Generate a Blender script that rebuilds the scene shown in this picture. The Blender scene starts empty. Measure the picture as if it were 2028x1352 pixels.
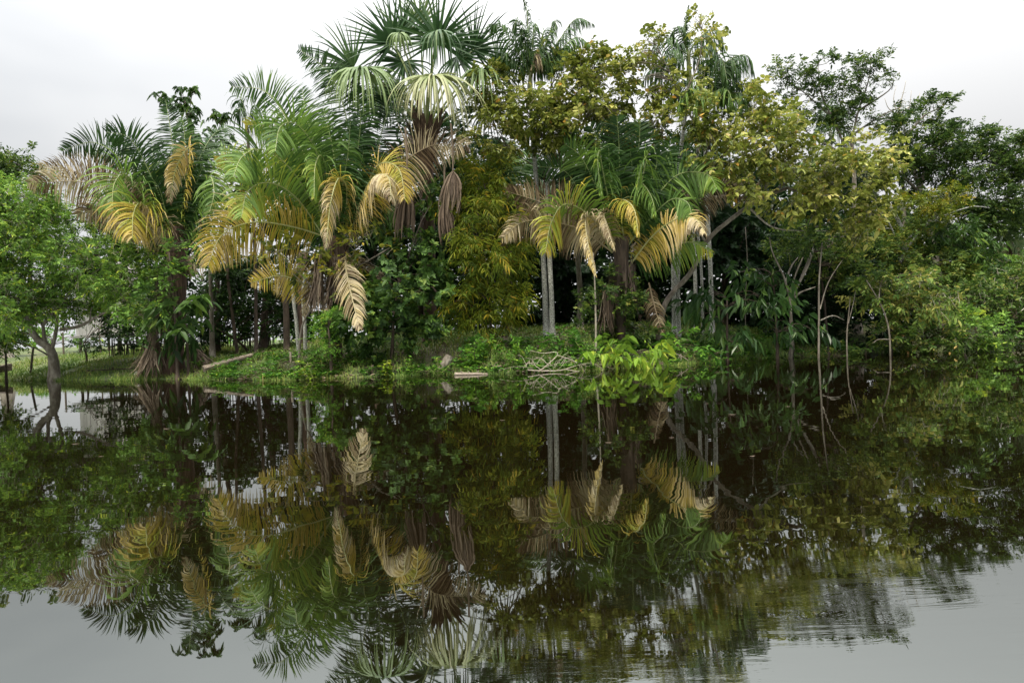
import bpy, math
import numpy as np
from mathutils import Vector

# ------------------------------------------------------------------ camera
sc = bpy.context.scene
C = sc.collection
F_PX, CX, CY = 1240.0, 1014.0, 676.0
CAM = np.array([0.0, 0.0, 1.05])
PITCH, ROLL = math.atan(19 / F_PX), 0.035
_F = np.array([0, math.cos(PITCH), -math.sin(PITCH)])
_R0 = np.array([1.0, 0, 0]); _U0 = np.cross(_R0, _F)
_R = _R0 * math.cos(ROLL) - _U0 * math.sin(ROLL)
_U = _U0 * math.cos(ROLL) + _R0 * math.sin(ROLL)
cam_data = bpy.data.cameras.new('camera')
cam_data.lens = 36 * F_PX / 2028; cam_data.sensor_width = 36
cam_data.clip_start = 0.05; cam_data.clip_end = 3000
cam = bpy.data.objects.new('camera', cam_data); C.objects.link(cam)
from mathutils import Matrix
m3 = Matrix(((_R[0], _U[0], -_F[0]), (_R[1], _U[1], -_F[1]), (_R[2], _U[2], -_F[2])))
cam.matrix_world = Matrix.Translation(Vector(CAM)) @ m3.to_4x4()
sc.camera = cam

# ------------------------------------------------------------------ sky, sun, exposure
SUN_EL, SUN_AZ = math.radians(64), math.radians(215)   # azimuth measured clockwise from +Y
world = bpy.data.worlds.new("World"); sc.world = world; world.use_nodes = True
nt = world.node_tree; nt.nodes.clear()
def N(t, kind, **kw):
    n = t.nodes.new(kind)
    for k, v in kw.items():
        if k.startswith('i_'):
            n.inputs[k[2:].replace('_', ' ')].default_value = v
        else: setattr(n, k, v)
    return n
sky = N(nt, 'ShaderNodeTexSky', sky_type='NISHITA', sun_disc=False, sun_elevation=SUN_EL, sun_rotation=SUN_AZ)
bg1 = N(nt, 'ShaderNodeBackground', i_Strength=0.1); nt.links.new(sky.outputs[0], bg1.inputs[0])
tc = N(nt, 'ShaderNodeTexCoord')
mp = N(nt, 'ShaderNodeMapping'); mp.inputs['Scale'].default_value = (1, 1, 2.2)
mp.inputs['Location'].default_value = (0.35, 0.0, 0.1)
nz = N(nt, 'ShaderNodeTexNoise', i_Scale=1.5, i_Detail=4.0, i_Roughness=0.5)
nt.links.new(tc.outputs['Generated'], mp.inputs[0]); nt.links.new(mp.outputs[0], nz.inputs['Vector'])
cr = N(nt, 'ShaderNodeValToRGB'); e = cr.color_ramp.elements
e[0].position = 0.36; e[0].color = (0.55, 0.58, 0.62, 1); e[1].position = 0.66; e[1].color = (0.92, 0.93, 0.93, 1)
nt.links.new(nz.outputs[0], cr.inputs[0])
# the overcast is greyer towards the left (west) of the view
sx = N(nt, 'ShaderNodeSeparateXYZ'); nt.links.new(tc.outputs['Generated'], sx.inputs[0])
west = N(nt, 'ShaderNodeMapRange', i_From_Min=-0.72, i_From_Max=-0.12, i_To_Min=0.0, i_To_Max=1.0); nt.links.new(sx.outputs['X'], west.inputs[0])
mixc = N(nt, 'ShaderNodeMix', data_type='RGBA'); mixc.inputs[7].default_value = (0.92, 0.92, 0.92, 1)
m1 = N(nt, 'ShaderNodeMath', operation='MULTIPLY', i_Value=0.9)
nt.links.new(west.outputs[0], m1.inputs[0]); m1.inputs[1].default_value = 0.88
nt.links.new(m1.outputs[0], mixc.inputs[0]); nt.links.new(cr.outputs[0], mixc.inputs[6])
zr = N(nt, 'ShaderNodeMapRange', i_From_Min=0.5, i_From_Max=1.0, i_To_Min=0.97, i_To_Max=8.0); nt.links.new(sx.outputs['Z'], zr.inputs[0])
zr.inputs['To Min'].default_value = 0.0; zr.inputs['To Max'].default_value = 7.0
zr2 = N(nt, 'ShaderNodeMapRange', i_From_Min=0.22, i_From_Max=0.5, i_To_Min=0.94, i_To_Max=1.6); nt.links.new(sx.outputs['Z'], zr2.inputs[0])
back_ = N(nt, 'ShaderNodeMapRange', i_From_Min=-0.5, i_From_Max=0.1, i_To_Min=0.15, i_To_Max=1.0); nt.links.new(sx.outputs['Y'], back_.inputs[0])
mb = N(nt, 'ShaderNodeMath', operation='MULTIPLY'); nt.links.new(zr2.outputs[0], mb.inputs[0]); nt.links.new(back_.outputs[0], mb.inputs[1])
sm = N(nt, 'ShaderNodeMath', operation='ADD'); nt.links.new(zr.outputs[0], sm.inputs[0]); nt.links.new(mb.outputs[0], sm.inputs[1])
bg2 = N(nt, 'ShaderNodeBackground'); nt.links.new(mixc.outputs[2], bg2.inputs[0]); nt.links.new(sm.outputs[0], bg2.inputs[1])
mxs = N(nt, 'ShaderNodeMixShader'); mxs.inputs[0].default_value = 0.97
nt.links.new(bg1.outputs[0], mxs.inputs[1]); nt.links.new(bg2.outputs[0], mxs.inputs[2])
wo = N(nt, 'ShaderNodeOutputWorld'); nt.links.new(mxs.outputs[0], wo.inputs[0])

sun_d = bpy.data.lights.new('sun', 'SUN'); sun_d.energy = 4.2; sun_d.angle = math.radians(12); sun_d.color = (1, 0.93, 0.76)
sun = bpy.data.objects.new('sun', sun_d); C.objects.link(sun); sun.location = (0, 0, 30)
sdir = Vector((math.sin(SUN_AZ) * math.cos(SUN_EL), math.cos(SUN_AZ) * math.cos(SUN_EL), math.sin(SUN_EL)))
sun.rotation_euler = (-sdir).to_track_quat('-Z', 'Y').to_euler()
sc.view_settings.view_transform = 'Standard'; sc.view_settings.look = 'None'
sc.view_settings.exposure = 0.0; sc.view_settings.gamma = 1.0
sc.render.engine = 'CYCLES'
sc.cycles.max_bounces = 6; sc.cycles.diffuse_bounces = 3; sc.cycles.glossy_bounces = 3
sc.cycles.transmission_bounces = 3; sc.cycles.transparent_max_bounces = 4
sc.cycles.use_denoising = True

# ------------------------------------------------------------------ placing helpers
def at(px, py, D):
    d = _F * F_PX + _R * (px - CX) + _U * (CY - py)
    return CAM + d * (D / d[1])
SHORE = [(-900, 22), (-300, 22), (0, 21.7), (107, 20.3), (250, 19.1), (400, 18), (600, 16.2), (750, 16.5), (900, 16.4), (1014, 16.0),
         (1200, 16.1), (1330, 17.0), (1430, 18.2), (1500, 19.2), (1700, 19.8), (1850, 20), (2028, 20), (2600, 20), (3300, 22)]
_sx = np.array([(p - CX) / F_PX * d for p, d in SHORE]); _sd = np.array([d for _, d in SHORE])
def hnoise(x, y):
    return (np.sin(x * 1.7 + y * .6) * .5 + np.sin(x * .63 - y * 1.3 + 1) * .6 + np.sin(x * 4.1 + 2 * y) * .22 + np.sin(5.3 * y - 2.2 * x + 2) * .2)
def ground_z(x, y):
    x = np.asarray(x, float); y = np.asarray(y, float)
    edge = np.interp(x, _sx, _sd) + .16 * np.sin(x * 2.3) + .1 * np.sin(x * 5.1 + 1)
    d = y - edge
    left = np.clip((-x - 4.0) / 5.5, 0, 1)
    H = 1.18 - .28 * left - .25 * np.clip((x - 7) / 4, 0, 1)
    s = 2.0 + 1.2 * left
    up = H * (1 - np.exp(-np.maximum(d, 0) / s)) + .05 * hnoise(x, y) * np.clip(d / 1.5, 0, 1)
    far = np.clip((d - 60) / 300, 0, 1)
    return np.where(d > 0, up + far * .3, np.maximum(.22 * d, -1.2))
def foot(px, D):
    x = at(px, 700, D)[0]
    for _ in range(3):
        z = float(ground_z(x, D)); x = at(px, 700 - (z - 1) * 60, D)[0]
    return np.array([x, D, z])

def norm(a): return a / np.maximum(np.linalg.norm(a, axis=-1, keepdims=True), 1e-9)

# ------------------------------------------------------------------ mesh collector (quads only, one float value per face)
class M:
    def __init__(s): s.v = []; s.f = []; s.a = []; s.m = []; s.n = 0
    def add(s, v, f, a=0.5, mi=0):
        v = np.asarray(v, np.float32).reshape(-1, 3); f = np.asarray(f, np.int64).reshape(-1, 4)
        s.v.append(v); s.f.append(f + s.n); s.n += len(v)
        s.a.append(np.broadcast_to(np.asarray(a, np.float32), (len(f),)).copy()); s.m.append(np.full(len(f), mi, np.int32))
    def build(s, name, mats, parent=None, smooth=False, origin=None):
        v = np.concatenate(s.v); f = np.concatenate(s.f); a = np.concatenate(s.a); mi = np.concatenate(s.m)
        loc = np.zeros(3)
        if parent is not None: v = v - np.array(parent['_o'], np.float32)
        elif origin is not None: v = v - np.asarray(origin, np.float32); loc = origin
        me = bpy.data.meshes.new(name)
        me.vertices.add(len(v)); me.vertices.foreach_set('co', v.astype(np.float32).ravel())
        me.loops.add(f.size); me.loops.foreach_set('vertex_index', f.astype(np.int32).ravel())
        me.polygons.add(len(f)); me.polygons.foreach_set('loop_start', np.arange(0, f.size, 4, dtype=np.int32))
        me.polygons.foreach_set('material_index', mi)
        me.polygons.foreach_set('use_smooth', np.full(len(f), smooth))
        me.update(calc_edges=True)
        at_ = me.attributes.new('v', 'FLOAT', 'FACE'); at_.data.foreach_set('value', a)
        for m in (mats if isinstance(mats, (list, tuple)) else [mats]): me.materials.append(m)
        o = bpy.data.objects.new(name, me); C.objects.link(o)
        if parent is not None: o.parent = parent
        else: o.location = [float(q) for q in loc]
        return o

def ribbons(m, cl, wd, w, a, mi=0):
    """cl (n,k,3) centre lines, wd (n,3)|(n,k,3) width directions, w (n,k) widths, a (n,)|(n,k-1)"""
    n, k, _ = cl.shape
    if wd.ndim == 2: wd = np.repeat(wd[:, None, :], k, 1)
    L = cl - wd * w[..., None] * .5; Rr = cl + wd * w[..., None] * .5
    v = np.stack([L, Rr], 2).reshape(n, k * 2, 3)
    b = (np.arange(n) * k * 2)[:, None, None]; j = (np.arange(k - 1) * 2)[None, :, None]
    f = b + j + np.array([0, 1, 3, 2])[None, None, :]
    a = np.asarray(a, float)
    if a.ndim == 1: a = np.repeat(a[:, None], k - 1, 1)
    m.add(v, f, a.reshape(-1), mi)

def smooth_path(pts, n):
    P = np.asarray(pts, float)
    if len(P) == 2:
        t = np.linspace(0, 1, n)[:, None]; return P[0] * (1 - t) + P[1] * t
    Q = np.vstack([2 * P[0] - P[1], P, 2 * P[-1] - P[-2]]); out = []
    for i in range(1, len(Q) - 2):
        p0, p1, p2, p3 = Q[i - 1:i + 3]
        for t in np.linspace(0, 1, 12, endpoint=False):
            out.append(.5 * ((2 * p1) + (-p0 + p2) * t + (2 * p0 - 5 * p1 + 4 * p2 - p3) * t * t + (-p0 + 3 * p1 - 3 * p2 + p3) * t ** 3))
    out.append(P[-1]); out = np.array(out)
    s = np.concatenate([[0], np.cumsum(np.linalg.norm(np.diff(out, axis=0), axis=1))])
    q = np.linspace(0, s[-1], n)
    return np.stack([np.interp(q, s, out[:, i]) for i in range(3)], 1)

def tube(m, pts, r0, r1, sides=8, n=None, a=.5, mi=0, rag=0, rs=None, cap=True):
    n = n or max(3, 4 * (len(pts) - 1) + 1)
    P = smooth_path(pts, n)
    T = norm(np.gradient(P, axis=0))
    ref = np.array([0, 1.0, 0]) if abs(T[0][1]) < .9 else np.array([1.0, 0, 0])
    A = norm(np.cross(T, ref)); B = np.cross(T, A)
    r = np.linspace(r0, r1, n)
    if callable(rag): r = r * rag(np.linspace(0, 1, n))
    th = np.arange(sides) / sides * 2 * math.pi
    rr = np.repeat(r[:, None], sides, 1)
    if rs is not None: rr = rr * (1 + rs.uniform(-.09, .09, rr.shape))
    V = P[:, None] + A[:, None] * (np.cos(th)[None, :, None] * rr[..., None]) + B[:, None] * (np.sin(th)[None, :, None] * rr[..., None])
    i = np.arange(n - 1)[:, None] * sides; j = np.arange(sides)[None, :]; j2 = (j + 1) % sides
    f = np.stack([i + j, i + j2, i + sides + j2, i + sides + j], -1)
    m.add(V, f, a, mi)
    if cap and sides in (4, 6, 8):
        fs = []
        for o in (0, (n - 1) * sides):
            for k in range(0, sides - 2, 2): fs.append((o, o + k + 1, o + k + 2, o + (k + 3) % sides))
        b = m.n - n * sides
        m.f.append(np.array(fs) + b); m.a.append(np.full(len(fs), a, np.float32)); m.m.append(np.full(len(fs), mi, np.int32))
    return P

def box(m, c, s, a=.5, mi=0, rz=0, tilt=None):
    x, y, z = [q / 2 for q in s]
    v = np.array([(sx_ * x, sy * y, sz * z) for sz in (-1, 1) for sx_, sy in ((-1, -1), (1, -1), (1, 1), (-1, 1))])
    if tilt is not None: v[:, 0] += v[:, 2] * tilt[0]; v[:, 1] += v[:, 2] * tilt[1]
    cs, sn = math.cos(rz), math.sin(rz)
    v = np.stack([v[:, 0] * cs - v[:, 1] * sn, v[:, 0] * sn + v[:, 1] * cs, v[:, 2]], 1) + np.asarray(c)
    m.add(v, [(0, 3, 2, 1), (4, 5, 6, 7), (0, 1, 5, 4), (1, 2, 6, 5), (2, 3, 7, 6), (3, 0, 4, 7)], a, mi)

def leaves(m, P, d, nrm, L, wr, a, fold=.25, droop=.15, mi=0):
    """folded six-point leaves; P base, d direction, nrm upper side, L length, wr width ratio"""
    d = norm(d); s = norm(np.cross(d, nrm)); u = np.cross(s, d)
    L = np.broadcast_to(np.asarray(L, float), (len(P),))[:, None]; W = L * wr * .5
    g = np.array([0, 0, -1.0])
    t = P + d * L + g * droop * L
    q = lambda k, sg: P + d * L * k + s * W * sg * (1 if k < .5 else .8) + u * W * fold + g * droop * L * k * k
    V = np.stack([P, q(.32, -1), q(.7, -1), t, q(.7, 1), q(.32, 1)], 1)
    b = (np.arange(len(P)) * 6)[:, None, None]
    f = b + np.array([[0, 1, 2, 3], [0, 3, 4, 5]])[None]
    m.add(V, f, np.repeat(a, 2), mi)

# ------------------------------------------------------------------ materials
def srgb(*c): return tuple(((x / 255) / 12.92 if x / 255 <= .04045 else ((x / 255 + .055) / 1.055) ** 2.4) for x in c)
def ramp_mat(name, stops, rough=.5, trans=0.0, spec=.5, noise=None, bump=None, namt=.25, stretch=(1, 1, 1)):
    m = bpy.data.materials.new(name); m.use_nodes = True; t = m.node_tree; t.nodes.clear()
    out = N(t, 'ShaderNodeOutputMaterial')
    at_ = N(t, 'ShaderNodeAttribute', attribute_name='v'); fac = at_.outputs['Fac']
    if noise:
        g = N(t, 'ShaderNodeTexCoord'); mpp = N(t, 'ShaderNodeMapping'); mpp.inputs['Scale'].default_value = stretch
        nn = N(t, 'ShaderNodeTexNoise', i_Scale=noise, i_Detail=5.0, i_Roughness=.62)
        t.links.new(g.outputs['Object'], mpp.inputs[0]); t.links.new(mpp.outputs[0], nn.inputs['Vector'])
        mr = N(t, 'ShaderNodeMapRange', i_From_Min=.25, i_From_Max=.75, i_To_Min=-namt, i_To_Max=namt); t.links.new(nn.outputs[0], mr.inputs[0])
        ad = N(t, 'ShaderNodeMath', operation='ADD', use_clamp=True); t.links.new(fac, ad.inputs[0]); t.links.new(mr.outputs[0], ad.inputs[1]); fac = ad.outputs[0]
    r = N(t, 'ShaderNodeValToRGB'); el = r.color_ramp.elements
    while len(el) > 2: el.remove(el[-1])
    for i, (p, c) in enumerate(stops):
        q = el[i] if i < 2 else el.new(p)
        q.position = p; q.color = (*c, 1)
    t.links.new(fac, r.inputs[0])
    p = N(t, 'ShaderNodeBsdfPrincipled', i_Roughness=rough); p.inputs['Specular IOR Level'].default_value = spec
    t.links.new(r.outputs[0], p.inputs['Base Color'])
    if bump and noise:
        b = N(t, 'ShaderNodeBump', i_Strength=.8, i_Distance=bump); t.links.new(nn.outputs[0], b.inputs['Height']); t.links.new(b.outputs[0], p.inputs['Normal'])
    if trans:
        tr = N(t, 'ShaderNodeBsdfTranslucent'); t.links.new(r.outputs[0], tr.inputs[0])
        mx = N(t, 'ShaderNodeMixShader'); mx.inputs[0].default_value = trans
        t.links.new(p.outputs[0], mx.inputs[1]); t.links.new(tr.outputs[0], mx.inputs[2]); t.links.new(mx.outputs[0], out.inputs[0])
    else: t.links.new(p.outputs[0], out.inputs[0])
    return m
LM = {}
def leafmat(name, *stops, rough=.5, trans=.28, spec=.22):
    LM[name] = ramp_mat(name + '_leaf', stops, rough, trans, spec)
leafmat('fresh', (0, (.03, .07, .012)), (.45, (.12, .235, .035)), (.8, (.28, .43, .06)), (.97, (.50, .56, .05)))
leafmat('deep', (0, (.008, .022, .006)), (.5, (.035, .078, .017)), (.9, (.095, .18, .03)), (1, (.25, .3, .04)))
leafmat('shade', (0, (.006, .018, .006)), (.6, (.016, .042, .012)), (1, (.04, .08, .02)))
leafmat('olive', (0, (.03, .05, .006)), (.4, (.13, .165, .02)), (.75, (.33, .35, .07)), (.93, (.52, .49, .15)), (1, (.45, .22, .03)), rough=.38)
leafmat('dry', (0, (.04, .06, .012)), (.4, (.10, .14, .02)), (.7, (.26, .26, .03)), (1, (.42, .30, .03)))
leafmat('bamboo', (0, (.035, .07, .006)), (.5, (.12, .165, .012)), (.85, (.24, .23, .018)), (1, (.42, .26, .02)))
leafmat('airy', (0, (.012, .03, .008)), (.5, (.055, .105, .02)), (.85, (.17, .24, .04)), (1, (.22, .18, .03)))
leafmat('mixed', (0, (.02, .05, .01)), (.45, (.065, .13, .022)), (.8, (.16, .23, .04)), (.95, (.32, .30, .07)), (1, (.4, .2, .08)))
leafmat('weed', (0, (.03, .10, .012)), (.5, (.10, .24, .025)), (.85, (.22, .38, .04)), (1, (.42, .46, .05)))
leafmat('cover', (0, (.02, .05, .01)), (.5, (.085, .14, .025)), (.85, (.22, .25, .045)), (1, (.34, .28, .08)))
leafmat('lime', (0, (.05, .12, .012)), (.5, (.16, .27, .022)), (1, (.45, .47, .05)))
leafmat('gloss', (0, (.012, .035, .010)), (.6, (.04, .09, .022)), (.93, (.10, .17, .035)), (1, (.34, .34, .05)), rough=.3)
PALM = ramp_mat('palm_frond_leaflet', [(0, (.014, .036, .010)), (.2, (.038, .09, .018)), (.4, (.15, .25, .04)), (.5, (.28, .32, .04)),
                 (.62, (.40, .295, .04)), (.75, (.46, .35, .13)), (.87, (.50, .42, .27)), (.94, (.24, .18, .095)), (1, (.10, .065, .035))], .5, .25, .2)
FANM = ramp_mat('fan_palm_leaf', [(0, (.012, .035, .010)), (.2, (.035, .09, .022)), (.4, (.19, .26, .09)), (.6, (.38, .37, .20)), (.8, (.45, .38, .24)), (1, (.12, .09, .06))], .5, .22, .25)
RACH = ramp_mat('palm_rachis', [(0, (.14, .20, .07)), (.5, (.32, .33, .12)), (1, (.26, .19, .12))], .5, noise=20, namt=.1)
BARK = ramp_mat('grey_bark', [(0, (.05, .04, .03)), (.5, (.17, .145, .115)), (1, (.38, .35, .30))], .85, noise=9, bump=.02, namt=.4, stretch=(1, 1, .35))
DARKBARK = ramp_mat('dark_bark', [(0, (.015, .01, .008)), (.5, (.06, .042, .03)), (1, (.14, .10, .07))], .85, noise=7, bump=.03, namt=.45, stretch=(1, 1, .3))
PALEBARK = ramp_mat('lichened_palm_bark', [(0, (.05, .045, .04)), (.45, (.30, .30, .27)), (1, (.58, .59, .55))], .8, noise=26, bump=.008, namt=.75, stretch=(1, 1, 1.6))
BROWNBARK = ramp_mat('fibrous_palm_bark', [(0, (.02, .012, .009)), (.5, (.085, .05, .035)), (1, (.2, .13, .09))], .9, noise=10, bump=.03, namt=.45, stretch=(1.5, 1.5, .25))
TWIG = ramp_mat('pale_twig', [(0, (.12, .10, .07)), (.5, (.30, .26, .20)), (1, (.5, .46, .38))], .8, noise=12, namt=.3)
DRIFT = ramp_mat('bleached_driftwood', [(0, (.08, .06, .045)), (.5, (.26, .21, .16)), (1, (.50, .44, .36))], .8, noise=14, bump=.006, namt=.35, stretch=(1, 3, 3))
STRAW = ramp_mat('dead_fibre', [(0, (.05, .035, .025)), (.5, (.13, .09, .06)), (1, (.36, .29, .21))], .85, .1)
PLANK = ramp_mat('weathered_plank', [(0, (.16, .15, .145)), (.5, (.36, .35, .335)), (1, (.56, .54, .52))], .85, noise=6, bump=.004, namt=.3, stretch=(8, 8, .6))
TIN = ramp_mat('rusty_roof_sheet', [(0, (.05, .04, .035)), (.5, (.14, .12, .11)), (1, (.25, .22, .2))], .6, noise=3, namt=.4)
STAKE = ramp_mat('fence_stake_wood', [(0, (.03, .02, .015)), (.5, (.08, .06, .045)), (1, (.2, .16, .13))], .85, noise=12, namt=.3)

# ------------------------------------------------------------------ things
def thing(name, label, cat, loc, group=None):
    o = bpy.data.objects.new(name, None); C.objects.link(o)
    o.location = [float(q) for q in loc]; o['_o'] = [float(q) for q in loc]
    o.empty_display_size = .3
    o['label'] = label; o['category'] = cat
    if group: o['group'] = group
    return o
def tag(o, label, cat, group=None):
    o['label'] = label; o['category'] = cat
    if group: o['group'] = group
    return o
def structure(o): o['kind'] = 'structure'; return o

# ------------------------------------------------------------------ setting: ground and water
def grid(xs, ys, zf):
    X, Y = np.meshgrid(xs, ys); Z = zf(X, Y)
    V = np.stack([X, Y, Z], -1).reshape(-1, 3); nx, ny = len(xs), len(ys)
    i = (np.arange(ny - 1)[:, None] * nx + np.arange(nx - 1)[None, :])
    return V, np.stack([i, i + 1, i + nx + 1, i + nx], -1).reshape(-1, 4)
GROUND = bpy.data.materials.new('bank_soil_and_grass'); GROUND.use_nodes = True
t = GROUND.node_tree; p = t.nodes['Principled BSDF']; p.inputs['Roughness'].default_value = .95
g = N(t, 'ShaderNodeTexCoord')
n1 = N(t, 'ShaderNodeTexNoise', i_Scale=.55, i_Detail=6.0, i_Roughness=.65); t.links.new(g.outputs['Object'], n1.inputs['Vector'])
n2 = N(t, 'ShaderNodeTexNoise', i_Scale=14.0, i_Detail=6.0, i_Roughness=.7); t.links.new(g.outputs['Object'], n2.inputs['Vector'])
r1 = N(t, 'ShaderNodeValToRGB'); el = r1.color_ramp.elements
el[0].position = .36; el[0].color = (.03, .04, .014, 1); el[1].position = .68; el[1].color = (.12, .09, .05, 1)
q = el.new(.5); q.color = (.07, .10, .025, 1); t.links.new(n1.outputs[0], r1.inputs[0])
mx = N(t, 'ShaderNodeMix', data_type='RGBA', blend_type='MULTIPLY'); mx.inputs[0].default_value = .8
r2 = N(t, 'ShaderNodeValToRGB'); r2.color_ramp.elements[0].position = .3; r2.color_ramp.elements[0].color = (.3, .3, .3, 1)
r2.color_ramp.elements[1].position = .7; r2.color_ramp.elements[1].color = (1.5, 1.5, 1.5, 1)
t.links.new(n2.outputs[0], r2.inputs[0]); t.links.new(r1.outputs[0], mx.inputs[6]); t.links.new(r2.outputs[0], mx.inputs[7])
t.links.new(mx.outputs[2], p.inputs['Base Color'])
bb = N(t, 'ShaderNodeBump', i_Strength=.7, i_Distance=.05); t.links.new(n2.outputs[0], bb.inputs['Height']); t.links.new(bb.outputs[0], p.inputs['Normal'])
mm = M()
xs = np.concatenate([np.linspace(-900, -45, 14), np.arange(-40, 40.1, .3), np.linspace(45, 900, 14)])
ys = np.concatenate([np.linspace(-60, 12, 6), np.arange(14, 34, .22), np.linspace(36, 80, 14), np.linspace(100, 1500, 12)])
V, Fq = grid(xs, ys, ground_z); mm.add(V, Fq)
structure(mm.build('ground', GROUND, smooth=True))

WATER = bpy.data.materials.new('dark_river_water'); WATER.use_nodes = True
t = WATER.node_tree; p = t.nodes['Principled BSDF']
p.inputs['Base Color'].default_value = (.0034, .0022, .0008, 1); p.inputs['Roughness'].default_value = .012; p.inputs['IOR'].default_value = 3.35; p.inputs['Specular Tint'].default_value = (.93, 1.0, .96, 1)
g = N(t, 'ShaderNodeTexCoord')
mpa = N(t, 'ShaderNodeMapping'); mpa.inputs['Scale'].default_value = (.55, 1.7, 1); t.links.new(g.outputs['Object'], mpa.inputs[0])
na = N(t, 'ShaderNodeTexNoise', i_Scale=1.6, i_Detail=2.0, i_Roughness=.45); t.links.new(mpa.outputs[0], na.inputs['Vector'])
nb = N(t, 'ShaderNodeTexNoise', i_Scale=.9, i_Detail=3.0); t.links.new(g.outputs['Object'], nb.inputs['Vector'])
mpc = N(t, 'ShaderNodeMapping'); mpc.inputs['Rotation'].default_value = (0, 0, math.radians(-28)); mpc.inputs['Scale'].default_value = (1.3, 9, 1)
t.links.new(g.outputs['Object'], mpc.inputs[0])
ncn = N(t, 'ShaderNodeTexNoise', i_Scale=1.5, i_Detail=4.0, i_Roughness=.6, i_Distortion=1.2); t.links.new(mpc.outputs[0], ncn.inputs['Vector'])
# wake ripples only near the boat, on its right side
sxy = N(t, 'ShaderNodeSeparateXYZ'); t.links.new(g.outputs['Object'], sxy.inputs[0])
near = N(t, 'ShaderNodeMapRange', interpolation_type='SMOOTHSTEP', i_From_Min=1.7, i_From_Max=3.0, i_To_Min=1.0, i_To_Max=0.0); t.links.new(sxy.outputs['Y'], near.inputs[0])
rgt = N(t, 'ShaderNodeMapRange', interpolation_type='SMOOTHSTEP', i_From_Min=-.5, i_From_Max=1.3, i_To_Min=0.0, i_To_Max=1.0); t.links.new(sxy.outputs['X'], rgt.inputs[0])
pat = N(t, 'ShaderNodeMapRange', interpolation_type='SMOOTHSTEP', i_From_Min=.3, i_From_Max=.75); t.links.new(nb.outputs[0], pat.inputs[0])
def mul(a, b, k=None):
    n = N(t, 'ShaderNodeMath', operation='MULTIPLY'); t.links.new(a, n.inputs[0])
    if k is None: t.links.new(b, n.inputs[1])
    else: n.inputs[1].default_value = k
    return n.outputs[0]
wake = mul(mul(near.outputs[0], rgt.outputs[0]), pat.outputs[0])
wk = mul(mul(ncn.outputs[0], wake), None, .002)
base = mul(na.outputs[0], None, .0012)
ad = N(t, 'ShaderNodeMath', operation='ADD'); t.links.new(wk, ad.inputs[0]); t.links.new(base, ad.inputs[1])
bp = N(t, 'ShaderNodeBump', i_Strength=1.0, i_Distance=1.0); t.links.new(ad.outputs[0], bp.inputs['Height']); t.links.new(bp.outputs[0], p.inputs['Normal'])
mm = M(); mm.add([(-900, -80, 0), (900, -80, 0), (900, 26, 0), (-900, 26, 0)], [(0, 1, 2, 3)])
structure(mm.build('water', WATER))

# ------------------------------------------------------------------ foliage generators
UP = np.array([0, 0, 1.0])
def crown(m, blobs, D, L, wr, cover=2.6, per=8, clump=.30, droop=.2, fold=.25, rs=None, vb=0.0, mi=0, rosette=False, flat=.55, yellow=0.0, tmi=None, hang=0, upb=.25, rd=None):
    """leaf clumps spread through ellipsoids; returns the clump centres"""
    cent = []
    for bl in blobs:
        px, py, rx, ry = bl[:4]; dD = bl[4] if len(bl) > 4 else 0
        Db = D + dD; s = Db / F_PX; c = at(px, py, Db)
        R = np.array([rx * s, (rd or .85) * min(rx, ry) * s, ry * s])
        la = (L / s) ** 2 * wr * .55
        nl = cover * math.pi * rx * ry / la; ntw = max(8, int(nl / per)); ncl = max(7, int(ntw / 14))
        u = norm(rs.normal(size=(ncl, 3))); rad = rs.uniform(.35, 1.0, ncl) ** .6
        cc = c + u * R * rad[:, None]; cval = rs.uniform(-.16, .16, ncl)
        k = rs.integers(0, ncl, ntw); cr_ = clump * R.mean() * rs.uniform(.6, 1.3, ncl)
        P = cc[k] + rs.normal(size=(ntw, 3)) * cr_[k][:, None] * np.array([.8, .8, flat])
        out = norm((P - c) / R)
        d = norm(out * .8 + rs.normal(size=(ntw, 3)) * .55 + UP * upb)
        tl = per * L * (.30 if not rosette else .05)
        j = (np.arange(per) + rs.uniform(0, .6)) / per
        base = P[:, None] + d[:, None] * tl * j[None, :, None] - UP * (tl * .25 * j[None, :, None] ** 2)
        side = norm(np.cross(d, norm(UP + rs.normal(size=(ntw, 3)) * .35)))
        upn = np.cross(side, d)
        if rosette:
            th = (np.arange(per) * 2.4)[None, :] + rs.uniform(0, 6, (ntw, 1))
            ld = side[:, None] * np.cos(th)[..., None] + upn[:, None] * np.sin(th)[..., None] + d[:, None] * rs.uniform(.2, .7, (ntw, per, 1))
            nn = np.repeat(d[:, None], per, 1) - ld * .3
        else:
            sg = np.where(np.arange(per) % 2 == 0, 1, -1)[None, :, None]
            ld = d[:, None] * .65 + side[:, None] * sg * .8 + rs.normal(size=(ntw, per, 3)) * .28 - UP * hang
            nn = np.repeat(upn[:, None], per, 1) + rs.normal(size=(ntw, per, 3)) * .35
        Ls = L * rs.uniform(.5, 1.35, ntw * per) * np.repeat(rs.uniform(.7, 1.2, ntw), per)
        a = np.clip(.45 + vb + np.repeat(cval[k], per) + np.repeat(rs.normal(size=ntw) * .13, per) + rs.normal(size=ntw * per) * .14, 0, .94)
        if yellow: a = np.where(rs.random(ntw * per) < yellow, rs.uniform(.93, 1, ntw * per), a)
        leaves(m, base.reshape(-1, 3), ld.reshape(-1, 3), nn.reshape(-1, 3), Ls, wr, a, fold, droop, mi)
        if tmi is not None:
            q = np.arange(0, ntw, 2)
            cl = np.stack([P[q] - d[q] * tl * .9, P[q], P[q] + d[q] * tl * .8 - UP * tl * .18], 1)
            ribbons(m, cl, side[q], np.tile([[.012, .009, .004]], (len(q), 1)), rs.uniform(.2, .8, len(q)), tmi)
        cent.append((c, cc))
    return cent

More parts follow.
